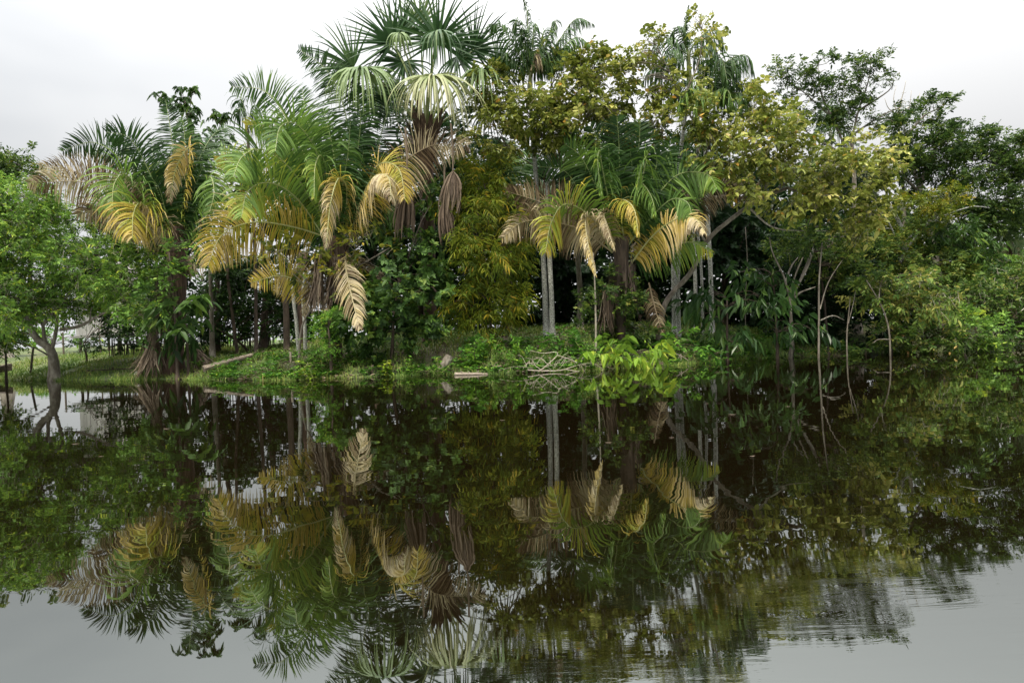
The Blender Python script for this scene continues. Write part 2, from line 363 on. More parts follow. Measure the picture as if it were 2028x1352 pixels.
def limbs_to(m, starts, cent, rs, r=.03, maxn=50, sag=.12, mi=0):
    pts = np.concatenate([c[1] for c in cent])
    if len(pts) > maxn: pts = pts[rs.permutation(len(pts))[:maxn]]
    starts = np.asarray(starts)
    for p_ in pts:
        d = np.linalg.norm(starts - p_, axis=1) + np.maximum(starts[:, 2] - p_[2], 0) * 2
        s = starts[d.argmin()]; l = np.linalg.norm(p_ - s)
        if l < .15: continue
        a_ = s + (p_ - s) * .4 + rs.normal(size=3) * l * .08 + UP * l * sag; b_ = s + (p_ - s) * .75 + rs.normal(size=3) * l * .06 + UP * l * sag * .6
        tube(m, [s, a_, b_, p_], r * min(1, .4 + l / 4), .005, 4, 7, rs.uniform(.3, .7), mi, cap=False)

def tree(name, label, cat, D, trunks, blobs, mat, L=.14, wr=.45, bark=None, r=(.12, .05), seed=1, group=None, limb=.03, maxn=50, limbmat=None, sides=8, origin_px=None, cut=None, **kw):
    """trunks: list of pixel polylines (with optional 3rd value: depth offset); first starts at the ground"""
    rs = np.random.RandomState(seed); rs = np.random.default_rng(seed)
    f = foot(trunks[0][0][0], D + (trunks[0][0][2] if len(trunks[0][0]) > 2 else 0))
    t_ = thing(name, label, cat, f, group)
    bm = M(); starts = []
    for i, tr in enumerate(trunks):
        P = [at(q[0], q[1], D + (q[2] if len(q) > 2 else 0)) for q in tr]
        rr = r if i == 0 else (r[1] * .7, r[1] * .2)
        if len(tr[-1]) > 3: rr = (tr[0][3], tr[-1][3])
        if i == 0:
            P[0] = np.array([P[0][0], P[0][1], float(ground_z(P[0][0], P[0][1])) - .1])
            prof = lambda x: 1 + .55 * np.exp(-x * 14)
        else: prof = 0
        S = tube(bm, P, rr[0], rr[1], sides, None, rs.uniform(.35, .65), 0, rag=prof, rs=rs)
        starts += list(S[len(S) // 3 if i == 0 else 1:])
    cm = M()
    cent = crown(cm, blobs, D, L, wr, rs=rs, **kw)
    if limb: limbs_to(bm, starts, cent, rs, limb, maxn)
    bm.build('trunk', bark or BARK, t_, smooth=True)
    ms = [LM[mat]] + ([TWIG] if kw.get('tmi') is not None else [])
    cm.build('crown', ms, t_)
    return t_

def frond(parent, pts, D, a0=.1, a1=None, L=70, dd=0.0, tw=60, droop=.5, n=None, w=.032, name='frond', rs=None, gap=.05, tip=0.0, fwd=.26, rach=.028, prof=None, bend=0, label=None):
    """a feather frond: curved rachis with two combs of hanging leaflets"""
    rs = rs or np.random.default_rng(int(abs(pts[0][0] * 7 + pts[-1][0] * 13 + pts[-1][1] * 3)))
    s = D / F_PX; m = M(); a1 = a0 if a1 is None else a1
    K = len(pts); P = [at(q[0], q[1], D + dd * (i / (K - 1)) ** 1.2) for i, q in enumerate(pts)]
    ln = sum(np.linalg.norm(P[i + 1] - P[i]) for i in range(K - 1))
    S = tube(m, P, rach, .005, 6, 26, np.clip(a0, 0, 1), 1)
    live = a0 < .48 and w == .032
    if live: w = .045; droop = droop * .75; rach = .036
    n = n or int(ln / (.046 if live else .034))
    t_ = np.linspace(.10, .995, n) + rs.normal(size=n) * .002
    q = np.clip(t_, 0, 1) * (len(S) - 1); i0 = np.minimum(q.astype(int), len(S) - 2); fr = (q - i0)[:, None]
    B = S[i0] * (1 - fr) + S[i0 + 1] * fr; T = norm(np.gradient(S, axis=0)); T = norm(T[i0] * (1 - fr) + T[i0 + 1] * fr)
    Yd = norm(np.array([0, 1.0, 0]) - T * T[:, 1:2]); Sp = np.cross(T, Yd)
    twr = np.radians(tw + bend * t_)[:, None]
    side = Yd * np.cos(twr) + Sp * np.sin(twr); nrm_ = np.cross(side, T)
    pr = .16 + .84 * np.sin(math.pi * np.clip(t_, 0, 1) ** .78) ** .85 if prof is None else prof(t_)
    seg = 5
    for sg in (1, -1):
        keep = rs.random(n) > gap
        Ll = (1.1 * L * s * pr * rs.uniform(.82, 1.1, n))[keep]
        d = norm(side * sg + T * (fwd + .5 * t_[:, None] ** 3) + nrm_ * rs.normal(.12, .16, (n, 1)) + rs.normal(size=(n, 3)) * .055)[keep]
        cl = [B[keep]]; cur = d.copy()
        dr = droop * rs.uniform(.7, 1.3, keep.sum())[:, None]
        for k in range(1, seg):
            cur = norm(cur - UP * dr * (k / seg) * 1.1); cl.append(cl[-1] + cur * (Ll / (seg - 1))[:, None])
        cl = np.stack(cl, 1)
        wdir = norm(np.cross(d, nrm_[keep]) + rs.normal(size=(keep.sum(), 3)) * .35)
        W = w * rs.uniform(.8, 1.2, (keep.sum(), 1)) * np.array([[.6, 1, .95, .7, .12]])
        av = a0 + (a1 - a0) * t_[keep] + rs.normal(size=keep.sum()) * .04 +   .06 * np.sin(t_[keep] * 19 + rs.uniform(0, 6))
        a = np.clip(av[:, None] + tip * np.array([[0, .1, .5, 1.0]]) * rs.uniform(.3, 1.2, (keep.sum(), 1)), 0, 1)
        ribbons(m, cl, wdir, W, a)
    o = m.build(name, [PALM, RACH], parent)
    if label: o['label'] = label
    return o

def fan(parent, c, R, D, axis, face, a=.12, droop=.5, n=60, base=None, arc=320, dd=0, tipv=.0, w=.046, seed=0, split=.32, name='fan_leaf'):
    """costapalmate leaf; c pixel centre, R pixel radius, axis pixel direction of the midrib, face: out-of-plane normal"""
    rs = np.random.default_rng(seed + int(c[0] * 3 + c[1])); s = (D + dd) / F_PX; m = M()
    o = at(c[0], c[1], D + dd); A = norm(np.array([axis[0], 0, -axis[1]], float)); Nn = norm(np.asarray(face, float)); Nn = norm(Nn - A * A.dot(Nn)); B = np.cross(Nn, A)
    ph = np.radians(np.linspace(-arc / 2, arc / 2, n)) + rs.normal(size=n) * .05
    d = A * np.cos(ph)[:, None] + B * np.sin(ph)[:, None] + Nn * rs.uniform(-.05, .3, (n, 1)); d = norm(d)
    seg = 8; Rl = R * s * 1.0 * (.72 + .28 * np.cos(ph * .5)) * rs.uniform(.82, 1.1, n)
    cur = d.copy(); cl = [np.repeat(o[None], n, 0)]
    dr = droop * rs.uniform(.6, 1.4, (n, 1))
    for k in range(1, seg):
        cur = norm(cur - UP * dr * max(0, (k / seg - split)) * 1.0); cl.append(cl[-1] + cur * (Rl / (seg - 1))[:, None])
    cl = np.stack(cl, 1); wd = norm(np.cross(d, Nn) + Nn * np.where(np.arange(n) % 2, .5, -.5)[:, None])
    W = w * np.array([[.2, 1.3, 1.7, 1.2, .95, .8, .55, .12]]) * np.ones((n, 1))
    av = np.clip(a + rs.normal(size=(n, 1)) * .03 + tipv * .4 * np.array([[0, 0, .1, .35, .6, .85, 1]]), 0, 1)
    ribbons(m, cl, wd, W, av)
    if base is not None:
        b = at(base[0], base[1], D); mid = (b + o) / 2 + UP * .12 * np.linalg.norm(o - b)
        tube(m, [b, mid, o], .04, .018, 6, 9, .2, 1)
    return m.build(name, [FANM, RACH], parent)

def dead_fan(label, pts, D, wpx, seed, thing_=None, a=.5, hook=True):
    """a dried folded fan leaf hanging from its stalk"""
    rs = np.random.default_rng(seed); m = M(); s = D / F_PX
    P = [at(x, y, D) for x, y in pts]; top, knee, end = P[0], P[1], P[2]
    tube(m, [top, (top + knee) / 2 + np.array([.02, 0, 0]), knee], .03, .02, 6, 9, .6, 0)
    n = 60; u = rs.uniform(-1, 1, n); dep = rs.uniform(-1, 1, n)
    L = np.linalg.norm(end - knee) * rs.uniform(.55, 1.05, n)
    k = np.linspace(0, 1, 6)[None, :]
    wv = wpx * s * .5 * (np.sin(np.clip(k * 1.9, 0, math.pi / 2 * 1.25)) ** .8)
    ax = norm(end - knee)
    cl = knee + ax * (L[:, None] * k)[..., None] + np.array([1, 0, 0]) * (u[:, None] * wv)[..., None] + np.array([0, 1, 0]) * (dep[:, None] * wv * .7)[..., None] + rs.normal(size=(n, 6, 3)) * .008
    ribbons(m, cl, norm(np.stack([np.ones(n), rs.normal(size=n) * .8, np.zeros(n)], 1)), np.array([[.02, .045, .05, .045, .035, .008]]) * np.ones((n, 1)), np.clip(a + rs.normal(size=n) * .16, 0, 1))
    return m.build('dead_fan_leaf', STRAW, thing_)

def skirt(m, c, rtop, rbot, ztop, zbot, n, rs, a=.4, squash=1.0, mi=0, off=(0, 0)):
    """dry hanging fronds and fibres round a palm stem"""
    th = rs.uniform(0, 2 * math.pi, n); k = np.linspace(0, 1, 6)[None, :]
    z0 = ztop - rs.uniform(0, .5, n) * (ztop - zbot); z1 = zbot + rs.uniform(0, .3, n) * (ztop - zbot)
    rr = rtop + (rbot * rs.uniform(.5, 1.1, n)[:, None] - rtop) * k ** 1.6
    th2 = th[:, None] + rs.normal(size=(n, 1)) * .2 * k
    X = c[0] + off[0] * k + np.cos(th2) * rr; Y = c[1] + off[1] * k + np.sin(th2) * rr * squash; Z = z0[:, None] * (1 - k) + z1[:, None] * k
    cl = np.stack([X, Y, Z], -1) + rs.normal(size=(n, 6, 3)) * .015
    wd = norm(np.stack([-np.sin(th), np.cos(th), rs.normal(size=n) * .1], 1))
    ribbons(m, cl, wd, rs.uniform(.015, .05, (n, 1)) * np.array([[.6, 1, 1, 1, .8, .2]]), np.clip(a + rs.normal(size=n) * .2, 0, 1), mi)

# ================================================================== PALMS
def palm(name, label, cat, D, px, group=None):
    f = foot(px, D); return thing(name, label, cat, f, group), f
def stem(parent, D, pts, r0, r1, mat, seed=0, f=None, sides=10, name='trunk'):
    rs = np.random.default_rng(seed); m = M(); P = [at(q[0], q[1], D + (q[2] if len(q) > 2 else 0)) for q in pts]
    if f is not None: P[0] = np.array([f[0], f[1], f[2] - .1])
    tube(m, P, r0, r1, sides, None, .5, 0, rag=(lambda x: 1 + .35 * np.exp(-x * 20)), rs=rs)
    return m.build(name, mat, parent, smooth=True)
def F(par, D, lst):
    for i, it in enumerate(lst):
        pts, kw = it; kw = dict(kw); kw.setdefault('rs', np.random.default_rng(i * 31 + int(D * 10)))
        frond(par, pts, D, **kw)

# --- big feather palm at the left
D1 = 19.3
p1, f1 = palm('feather_palm', 'feather palm behind the bright green tree on the left, with brown arching lower fronds', 'palm', D1, 345, 'feather palms with long arching fronds')
stem(p1, D1, [(345, 700), (348, 600), (350, 450)], .26, .30, BROWNBARK, 1, f1)
m = M(); rs = np.random.default_rng(5)
skirt(m, (f1[0], f1[1] - .1), .34, .6, f1[2] + 3.1, f1[2] + .9, 220, rs, .15)
skirt(m, (f1[0] - .35, f1[1] - .35), .10, .62, f1[2] + 1.5, f1[2] - .25, 170, rs, .5, off=(-.2, 0))
skirt(m, (f1[0] + .7, f1[1] - .1), .1, .5, f1[2] + .9, f1[2] - .1, 120, rs, .5, off=(.3, 0))
m.build('dead_frond_skirt', STRAW, p1)
G, LG = .14, .38
F(p1, D1, [
 ([(345, 460), (300, 350), (258, 275), (210, 262)], dict(a0=.12, a1=.1, L=72, dd=-.6, tw=75, droop=.35)),
 ([(340, 460), (262, 340), (190, 283), (122, 300)], dict(a0=.12, a1=.06, L=60, dd=.3, tw=70, droop=.3)),
 ([(350, 450), (346, 330), (338, 260), (328, 198)], dict(a0=.16, a1=.1, L=55, dd=.5, tw=85, droop=.15)),
 ([(330, 470), (250, 405), (170, 362), (55, 362)], dict(a0=.93, a1=.95, L=66, dd=-.5, tw=80, droop=.6, label='brown dry frond')),
 ([(330, 475), (240, 390), (150, 340), (78, 330)], dict(a0=.96, a1=.95, L=55, dd=.5, tw=70, droop=.5)),
 ([(338, 480), (290, 400), (250, 345), (226, 365), (222, 420)], dict(a0=.3, a1=.4, L=78, dd=-1.4, tw=35, droop=.9, bend=20)),
 ([(348, 500), (310, 430), (278, 402), (264, 425), (262, 470)], dict(a0=.42, a1=.63, L=85, dd=-1.6, tw=30, droop=1.1, tip=.15, label='yellowing frond with drying tips')),
 ([(352, 470), (368, 360), (376, 292), (350, 330), (335, 400)], dict(a0=.4, a1=.86, L=42, dd=-1.0, tw=30, droop=.9, tip=.1)),
 ([(356, 480), (395, 400), (415, 350), (424, 380), (415, 420)], dict(a0=.3, a1=.33, L=70, dd=-1.2, tw=40, droop=1.0)),
 ([(360, 470), (400, 360), (450, 310), (515, 300)], dict(a0=.3, a1=.5, L=66, dd=.6, tw=70, droop=.6)),
 ([(352, 460), (385, 340), (420, 270), (455, 250)], dict(a0=.14, L=60, dd=1.2, tw=70, droop=.3)),
 ([(350, 460), (362, 360), (366, 280), (362, 235)], dict(a0=.18, L=56, dd=.2, tw=85, droop=.3)),
 ([(346, 460), (318, 370), (305, 320), (300, 275)], dict(a0=.1, L=60, dd=.8, tw=80, droop=.3)),
 ([(338, 490), (270, 430), (210, 412), (150, 425)], dict(a0=.8, a1=.97, L=60, dd=-.8, tw=60, droop=.8)),
 ([(340, 495), (300, 440), (262, 430), (240, 465)], dict(a0=.85, a1=.9, L=60, dd=-.6, tw=60, droop=.9)),
 ([(356, 500), (400, 440), (450, 395), (500, 400)], dict(a0=.2, a1=.45, L=60, dd=-.2, tw=60, droop=.7)),
 ([(356, 490), (372, 420), (390, 360), (402, 330)], dict(a0=.1, L=70, dd=-.3, tw=60, droop=.6)),
 ([(344, 490), (330, 430), (318, 380), (300, 350)], dict(a0=.1, L=70, dd=-.5, tw=60, droop=.5)),
 ([(352, 470), (350, 400), (352, 350), (358, 310)], dict(a0=.08, L=66, dd=-.3, tw=70, droop=.5)),
 ([(345, 520), (400, 500), (430, 470), (470, 480)], dict(a0=.9, a1=.97, L=50, dd=-.2, tw=50, droop=1)),
 ([(344, 480), (290, 370), (235, 310), (185, 310)], dict(a0=.5, a1=.3, L=60, dd=.9, tw=70, droop=.5)),
])

# --- big feather palm left of centre
D2 = 17.8
p2, f2 = palm('feather_palm', 'largest feather palm, left of centre, golden fronds reaching left, pale dead ones in front', 'palm', D2, 660, 'feather palms with long arching fronds')
stem(p2, D2, [(655, 700), (665, 600), (672, 470)], .20, .30, BROWNBARK, 2, f2)
m = M(); rs = np.random.default_rng(6)
zc = at(672, 480, D2)[2]
skirt(m, (at(672, 480, D2)[0], D2 - .1), .3, .62, zc, zc - 1.9, 260, rs, .3)
skirt(m, (at(655, 480, D2)[0] - .2, D2 - .5), .1, .3, zc - .3, zc - 2.1, 90, rs, .5, off=(-.15, 0))
m.build('dead_frond_skirt', STRAW, p2)
F(p2, D2, [
 ([(660, 450), (590, 280), (530, 185), (458, 172)], dict(a0=.35, a1=.16, L=72, dd=.8, tw=75, droop=.35, tip=.12)),
 ([(690, 440), (690, 260), (655, 150), (592, 98)], dict(a0=.14, a1=.12, L=62, dd=1.0, tw=75, droop=.25)),
 ([(664, 450), (630, 310), (590, 248), (556, 250), (545, 300)], dict(a0=.26, a1=.32, L=78, dd=-1.8, tw=60, droop=.6)),
 ([(660, 470), (580, 340), (520, 296), (480, 310), (462, 350)], dict(a0=.24, a1=.34, L=84, dd=-2.3, tw=62, droop=.6)),
 ([(655, 490), (590, 395), (535, 362), (492, 378), (478, 430)], dict(a0=.33, a1=.45, L=76, dd=-2.2, tw=62, droop=.65, tip=.06)),
 ([(650, 470), (575, 448), (500, 440), (440, 465), (412, 525)], dict(a0=.55, a1=.66, L=82, dd=-1.3, tw=62, droop=.75, tip=.14, label='golden yellow frond')),
 ([(640, 600), (606, 566), (556, 546), (497, 560)], dict(a0=.60, a1=.62, L=44, dd=-1.0, tw=86, droop=.12, tip=.1, fwd=.06, label='small golden frond low on the palm')),
 ([(672, 450), (664, 330), (652, 260), (640, 215)], dict(a0=.16, a1=.25, L=60, dd=.2, tw=70, droop=.4)),
 ([(666, 460), (650, 350), (636, 308), (624, 330), (622, 392)], dict(a0=.28, a1=.42, L=52, dd=-1.8, tw=20, droop=1.2)),
 ([(672, 480), (688, 385), (672, 352), (655, 400), (646, 490)], dict(a0=.5, a1=.84, L=46, dd=-2.0, tw=30, droop=1.2, tip=.15, label='orange and cream dying frond hanging straight down')),
 ([(690, 480), (722, 380), (752, 325), (790, 335), (802, 395)], dict(a0=.55, a1=.63, L=68, dd=-1.2, tw=60, droop=.55, tip=.08, label='golden yellow frond')),
 ([(690, 490), (710, 410), (738, 352), (768, 350), (775, 395)], dict(a0=.62, a1=.88, L=66, dd=-1.9, tw=25, droop=1.1, tip=.1, label='cream coloured dying frond')),
 ([(690, 460), (735, 330), (765, 230), (782, 160)], dict(a0=.07, L=78, dd=.5, tw=80, droop=.3)),
 ([(684, 450), (705, 320), (714, 240), (706, 170)], dict(a0=.10, a1=.2, L=70, dd=-.3, tw=65, droop=.5)),
 ([(695, 460), (770, 350), (850, 290), (928, 288)], dict(a0=.96, a1=.93, L=76, dd=-.4, tw=80, droop=.4, w=.026, label='olive brown frond')),
 ([(690, 470), (740, 380), (790, 330), (840, 345)], dict(a0=.1, a1=.2, L=70, dd=.8, tw=70, droop=.5)),
 ([(690, 490), (684, 520), (694, 575), (712, 650)], dict(a0=.84, a1=.9, L=44, dd=-2.3, tw=88, droop=.45, fwd=.8, w=.034, n=62, label='pale dead frond hanging low in front of the dark shrub')),
 ([(668, 460), (640, 340), (610, 240), (598, 175)], dict(a0=.18, L=60, dd=1.2, tw=75, droop=.3)),
 ([(664, 460), (600, 330), (540, 255), (486, 248)], dict(a0=.30, a1=.5, L=66, dd=.9, tw=65, droop=.6)),
 ([(660, 480), (570, 380), (500, 330), (430, 322)], dict(a0=.36, a1=.48, L=64, dd=.3, tw=65, droop=.7, tip=.1)),
 ([(660, 490), (600, 430), (560, 415), (530, 435)], dict(a0=.2, a1=.3, L=56, dd=-.4, tw=55, droop=.9)),
 ([(680, 470), (700, 400), (712, 340), (720, 300)], dict(a0=.08, L=80, dd=-.4, tw=70, droop=.5)),
 ([(676, 460), (678, 380), (690, 300), (694, 240)], dict(a0=.2, L=72, dd=-.8, tw=50, droop=.7)),
 ([(670, 470), (640, 410), (606, 350), (590, 320)], dict(a0=.14, L=76, dd=-.4, tw=60, droop=.6)),
 ([(668, 480), (650, 420), (640, 370), (650, 330)], dict(a0=.12, L=66, dd=-.6, tw=50, droop=.7)),
 ([(700, 480), (745, 430), (775, 410), (800, 440)], dict(a0=.1, a1=.3, L=60, dd=-.4, tw=50, droop=.8)),
 ([(664, 490), (640, 520), (625, 560), (600, 625)], dict(a0=.97, a1=.92, L=30, dd=-.4, tw=60, droop=1.0)),
 ([(676, 490), (668, 540), (650, 590), (648, 620)], dict(a0=.98, a1=.9, L=36, dd=-.6, tw=50, droop=1.2)),
 ([(686, 500), (722, 530), (750, 560), (770, 600)], dict(a0=.9, a1=.97, L=40, dd=.2, tw=70, droop=.9)),
])

# --- big feather palm right of centre
D3 = 18.0
p3, f3 = palm('feather_palm', 'feather palm right of centre with upright dark fronds and cream dying fronds around its base', 'palm', D3, 1228, 'feather palms with long arching fronds')
stem(p3, D3, [(1226, 690), (1230, 600), (1230, 470)], .13, .24, DARKBARK, 3, f3)
m = M(); rs = np.random.default_rng(7); zc = at(1230, 510, D3)[2]
skirt(m, (at(1230, 500, D3)[0], D3 - .1), .36, .6, zc, f3[2] + .8, 120, rs, .02)
skirt(m, (at(1195, 500, D3)[0], D3 - .3), .1, .3, zc - .6, f3[2] + .2, 60, rs, .3)
m.build('dead_frond_skirt', STRAW, p3)
F(p3, D3, [
 ([(1222, 470), (1200, 370), (1187, 300), (1184, 330), (1192, 385)], dict(a0=.18, a1=.36, L=60, dd=-1.6, tw=20, droop=1.3)),
 ([(1236, 470), (1268, 370), (1280, 312), (1270, 330), (1262, 372)], dict(a0=.22, a1=.38, L=62, dd=-1.5, tw=22, droop=1.2)),
 ([(1228, 470), (1227, 360), (1226, 290), (1222, 232)], dict(a0=.10, L=75, dd=-.4, tw=85, droop=.15)),
 ([(1234, 470), (1250, 370), (1264, 300), (1268, 240)], dict(a0=.12, L=72, dd=-.3, tw=80, droop=.2)),
 ([(1220, 470), (1180, 370), (1150, 310), (1118, 285)], dict(a0=.14, a1=.3, L=70, dd=-.4, tw=75, droop=.4)),
 ([(1218, 480), (1160, 400), (1120, 340), (1070, 330)], dict(a0=.12, L=66, dd=.1, tw=70, droop=.5)),
 ([(1240, 480), (1300, 390), (1345, 345), (1400, 345), (1420, 375)], dict(a0=.18, a1=.36, L=72, dd=-1.1, tw=72, droop=.5)),
 ([(1240, 490), (1290, 430), (1330, 395), (1362, 402), (1372, 440)], dict(a0=.10, a1=.36, L=66, dd=-1.2, tw=62, droop=.7)),
 ([(1238, 480), (1290, 370), (1320, 310), (1330, 275)], dict(a0=.15, L=66, dd=-.3, tw=78, droop=.3)),
 ([(1244, 530), (1290, 470), (1335, 436), (1375, 432), (1396, 460)], dict(a0=.56, a1=.86, L=60, dd=-1.9, tw=50, droop=.95, tip=.12, w=.042, label='cream frond with combed hanging leaflets')),
 ([(1250, 490), (1320, 420), (1380, 380), (1445, 362), (1478, 400)], dict(a0=.95, a1=.96, L=56, dd=.3, tw=72, droop=.7, tip=.1)),
 ([(1250, 500), (1330, 450), (1390, 400), (1450, 385)], dict(a0=.95, a1=.97, L=52, dd=.8, tw=60, droop=.8)),
 ([(1212, 500), (1170, 430), (1120, 404), (1092, 440), (1080, 500)], dict(a0=.34, a1=.56, L=74, dd=-1.6, tw=50, droop=.8, tip=.05, label='yellow green frond')),
 ([(1214, 500), (1150, 455), (1085, 438), (1035, 440), (994, 472)], dict(a0=.92, a1=.89, L=58, dd=-1.0, tw=75, droop=.85, tip=.06, w=.042, label='dry buff frond')),
 ([(1214, 490), (1140, 430), (1070, 400), (1000, 378)], dict(a0=.95, a1=.98, L=60, dd=-.2, tw=80, droop=.45, tip=.1)),
 ([(1218, 500), (1180, 440), (1160, 432), (1164, 480), (1180, 545)], dict(a0=.78, a1=.8, L=32, dd=-1.9, tw=40, droop=1.2, w=.042, label='cream frond hanging to a point')),
 ([(1226, 500), (1206, 432), (1196, 424), (1202, 450), (1218, 495)], dict(a0=.86, a1=.9, L=30, dd=-1.8, tw=40, droop=1.1)),
 ([(1238, 490), (1228, 410), (1236, 396), (1256, 415), (1264, 465)], dict(a0=.6, a1=.63, L=46, dd=-1.9, tw=40, droop=1.3, label='bright golden dying frond')),
 ([(1234, 480), (1250, 390), (1268, 362), (1290, 390), (1298, 430)], dict(a0=.24, a1=.36, L=62, dd=-1.3, tw=30, droop=1.1)),
 ([(1226, 470), (1205, 360), (1190, 290), (1170, 250)], dict(a0=.08, L=80, dd=-.2, tw=80, droop=.25)),
 ([(1234, 470), (1275, 380), (1300, 330), (1296, 290)], dict(a0=.1, L=76, dd=-.5, tw=75, droop=.35)),
 ([(1240, 480), (1320, 420), (1360, 360), (1380, 320)], dict(a0=.1, L=70, dd=.5, tw=75, droop=.4)),
 ([(1220, 480), (1170, 420), (1140, 370), (1130, 330)], dict(a0=.07, L=74, dd=.2, tw=70, droop=.5)),
 ([(1224, 480), (1215, 400), (1208, 340), (1205, 290)], dict(a0=.12, L=70, dd=-.3, tw=60, droop=.5)),
 ([(1232, 480), (1246, 400), (1252, 340), (1248, 300)], dict(a0=.1, L=70, dd=-.3, tw=60, droop=.5)),
 ([(1240, 520), (1320, 490), (1370, 480), (1410, 500)], dict(a0=.2, a1=.5, L=60, dd=-.2, tw=60, droop=.8)),
 ([(1285, 560), (1292, 590), (1300, 620), (1312, 660)], dict(a0=.97, L=30, dd=-.3, tw=75, droop=.7)),
])
p4, f4 = palm('feather_palm', 'small dark feather palm in shadow, right of the tallest fan palm', 'palm', 21.5, 1010, 'feather palms with long arching fronds')
stem(p4, 21.5, [(1010, 690), (1005, 560), (1000, 470)], .16, .2, BROWNBARK, 4, f4)
F(p4, 21.5, [([(1000, 470), (985, 380), (975, 320), (960, 290)], dict(a0=.1, L=55, tw=75)), ([(1000, 470), (1020, 370), (1040, 320), (1060, 290)], dict(a0=.18, L=55, tw=75)),
 ([(1000, 470), (950, 400), (905, 370), (860, 380)], dict(a0=.1, L=50, tw=70)), ([(1000, 470), (1060, 400), (1100, 380), (1150, 390)], dict(a0=.12, L=50, tw=70)),
 ([(1000, 470), (1004, 370), (1010, 320), (1012, 280)], dict(a0=.2, L=50, tw=80)), ([(1000, 475), (1030, 420), (1030, 390), (1010, 370)], dict(a0=.86, L=30, tw=60))])

# --- tall fan palm
D5 = 19.0
p5, f5 = palm('fan_palm', 'tallest palm with spiky round fan leaves, above the feather palms', 'palm', D5, 852)
stem(p5, D5, [(852, 690), (850, 560), (846, 420), (842, 300)], .19, .22, BROWNBARK, 8, f5, 12)
m = M(); rs = np.random.default_rng(9)
for k in range(16):
    a = k * 2.4; z = at(842, 300 - (k % 8) * 5, D5); o = np.array([math.cos(a) * .25, math.sin(a) * .25, 0])
    ribbons(m, np.array([[z + o * .6 - UP * .5, z + o * 1.1 - UP * .1, z + o * 1.9 + UP * .35, z + o * 2.8 + UP * .75]]), np.array([[-math.sin(a), math.cos(a), 0]]), np.array([[.34, .36, .22, .08]]), np.array([.35 + .3 * rs.random()]))
m.build('leaf_sheaths', BROWNBARK, p5)
B = (843, 268)
MOP = (0, -.3, 1)
for i, (c, R, ax, fc, kw) in enumerate([
 ((778, 84), 104, (-.65, -.8), (.15, -1, .1), dict(a=.13, droop=.12, arc=235, n=44, w=.058)),
 ((868, 80), 108, (.12, -1), (0, -1, .1), dict(a=.17, droop=.12, arc=255, n=48, w=.058, dd=-.3)),
 ((832, 48), 62, (0, -1), (.1, -1, 0), dict(a=.34, droop=.05, arc=120, n=20, w=.05, dd=.5)),
 ((800, 70), 80, (.2, -1), (.3, -1, 0), dict(a=.26, droop=.1, arc=140, n=24, w=.05, dd=.3)),
 ((938, 98), 90, (.75, -.75), (.2, -1, .2), dict(a=.10, droop=.3, arc=210, n=38)),
 ((905, 112), 98, (.8, .35), (.2, -1, .4), dict(a=.13, droop=.8, arc=230, n=44)),
 ((800, 122), 98, (-.4, .6), (-.1, -1, .4), dict(a=.14, droop=.8, arc=230, n=44, dd=.2)),
 ((700, 134), 100, (-1, -.7), (-.2, -1, .2), dict(a=.22, droop=.35, arc=150, n=30, dd=-.4)),
 ((716, 136), 150, (1, 0), MOP, dict(a=.31, droop=.72, split=-.1, arc=358, n=84, w=.05, dd=-1.0, tipv=.2)),
 ((857, 152), 156, (1, 0), MOP, dict(a=.47, droop=.72, split=-.1, arc=358, n=88, w=.05, dd=-1.2, tipv=.3)),
 ((866, 62), 100, (1, 0), MOP, dict(a=.2, droop=1.5, split=-.1, arc=358, n=48, w=.05, dd=-1.3)),
 ((790, 66), 60, (1, 0), MOP, dict(a=.34, droop=1.3, split=-.1, arc=358, n=34, w=.045, dd=-.8)),
 ((955, 138), 115, (1, 0), MOP, dict(a=.28, droop=.75, split=-.1, arc=358, n=70, w=.05, dd=-.2, tipv=.2)),
 ((985, 135), 80, (1, -.4), (.3, -1, .3), dict(a=.26, droop=.5, arc=160, n=30, dd=.2)),
 ((965, 215), 80, (.6, .8), (.2, -1, .4), dict(a=.08, droop=.8, arc=260, n=44, dd=.6)),
 ((765, 190), 80, (-.6, .8), (-.2, -1, .4), dict(a=.06, droop=.7, arc=260, n=44, dd=.9)),
]): fan(p5, c, R, D5, ax, fc, base=B, seed=i * 7, **kw)
dead_fan('', [(803, 252), (806, 375), (800, 475)], 17.2, 42, 3, p5, .42)
dead_fan('', [(893, 245), (897, 338), (888, 425)], 17.4, 44, 4, p5, .55)
dead_fan('', [(880, 330), (878, 400), (890, 488)], 17.5, 34, 5, p5, .35)

# --- tall slender palms with drooping comb fronds
def slim(name, label, D, stempts, hub, spec, r=(.08, .055), shaft=None, spear=None, seed=0, trunkmat=None, group='slender tall palms with drooping comb fronds'):
    t_, f = palm(name, label, 'palm', D, stempts[0][0], group)
    stem(t_, D, stempts, r[0], r[1], trunkmat or PALEBARK, seed, f, 8)
    if shaft:
        m = M(); P = [at(*q, D) for q in shaft]; tube(m, P, .10, .05, 8, 8, .3, 0); m.build('crownshaft', RACH, t_, smooth=True)
    if spear:
        frond(t_, spear, D, a0=.14, L=16, tw=20, droop=1.6, n=90, fwd=1.4, rs=np.random.default_rng(seed), name='spear_leaf')
    for i, (pts, L, a, dd) in enumerate(spec):
        frond(t_, [hub] + pts, D, a0=a, a1=a + .02, L=L * 1.2, dd=dd, tw=25, droop=1.7, w=.040, fwd=.45, rs=np.random.default_rng(seed * 50 + i), gap=.12, rach=.02)
    return t_
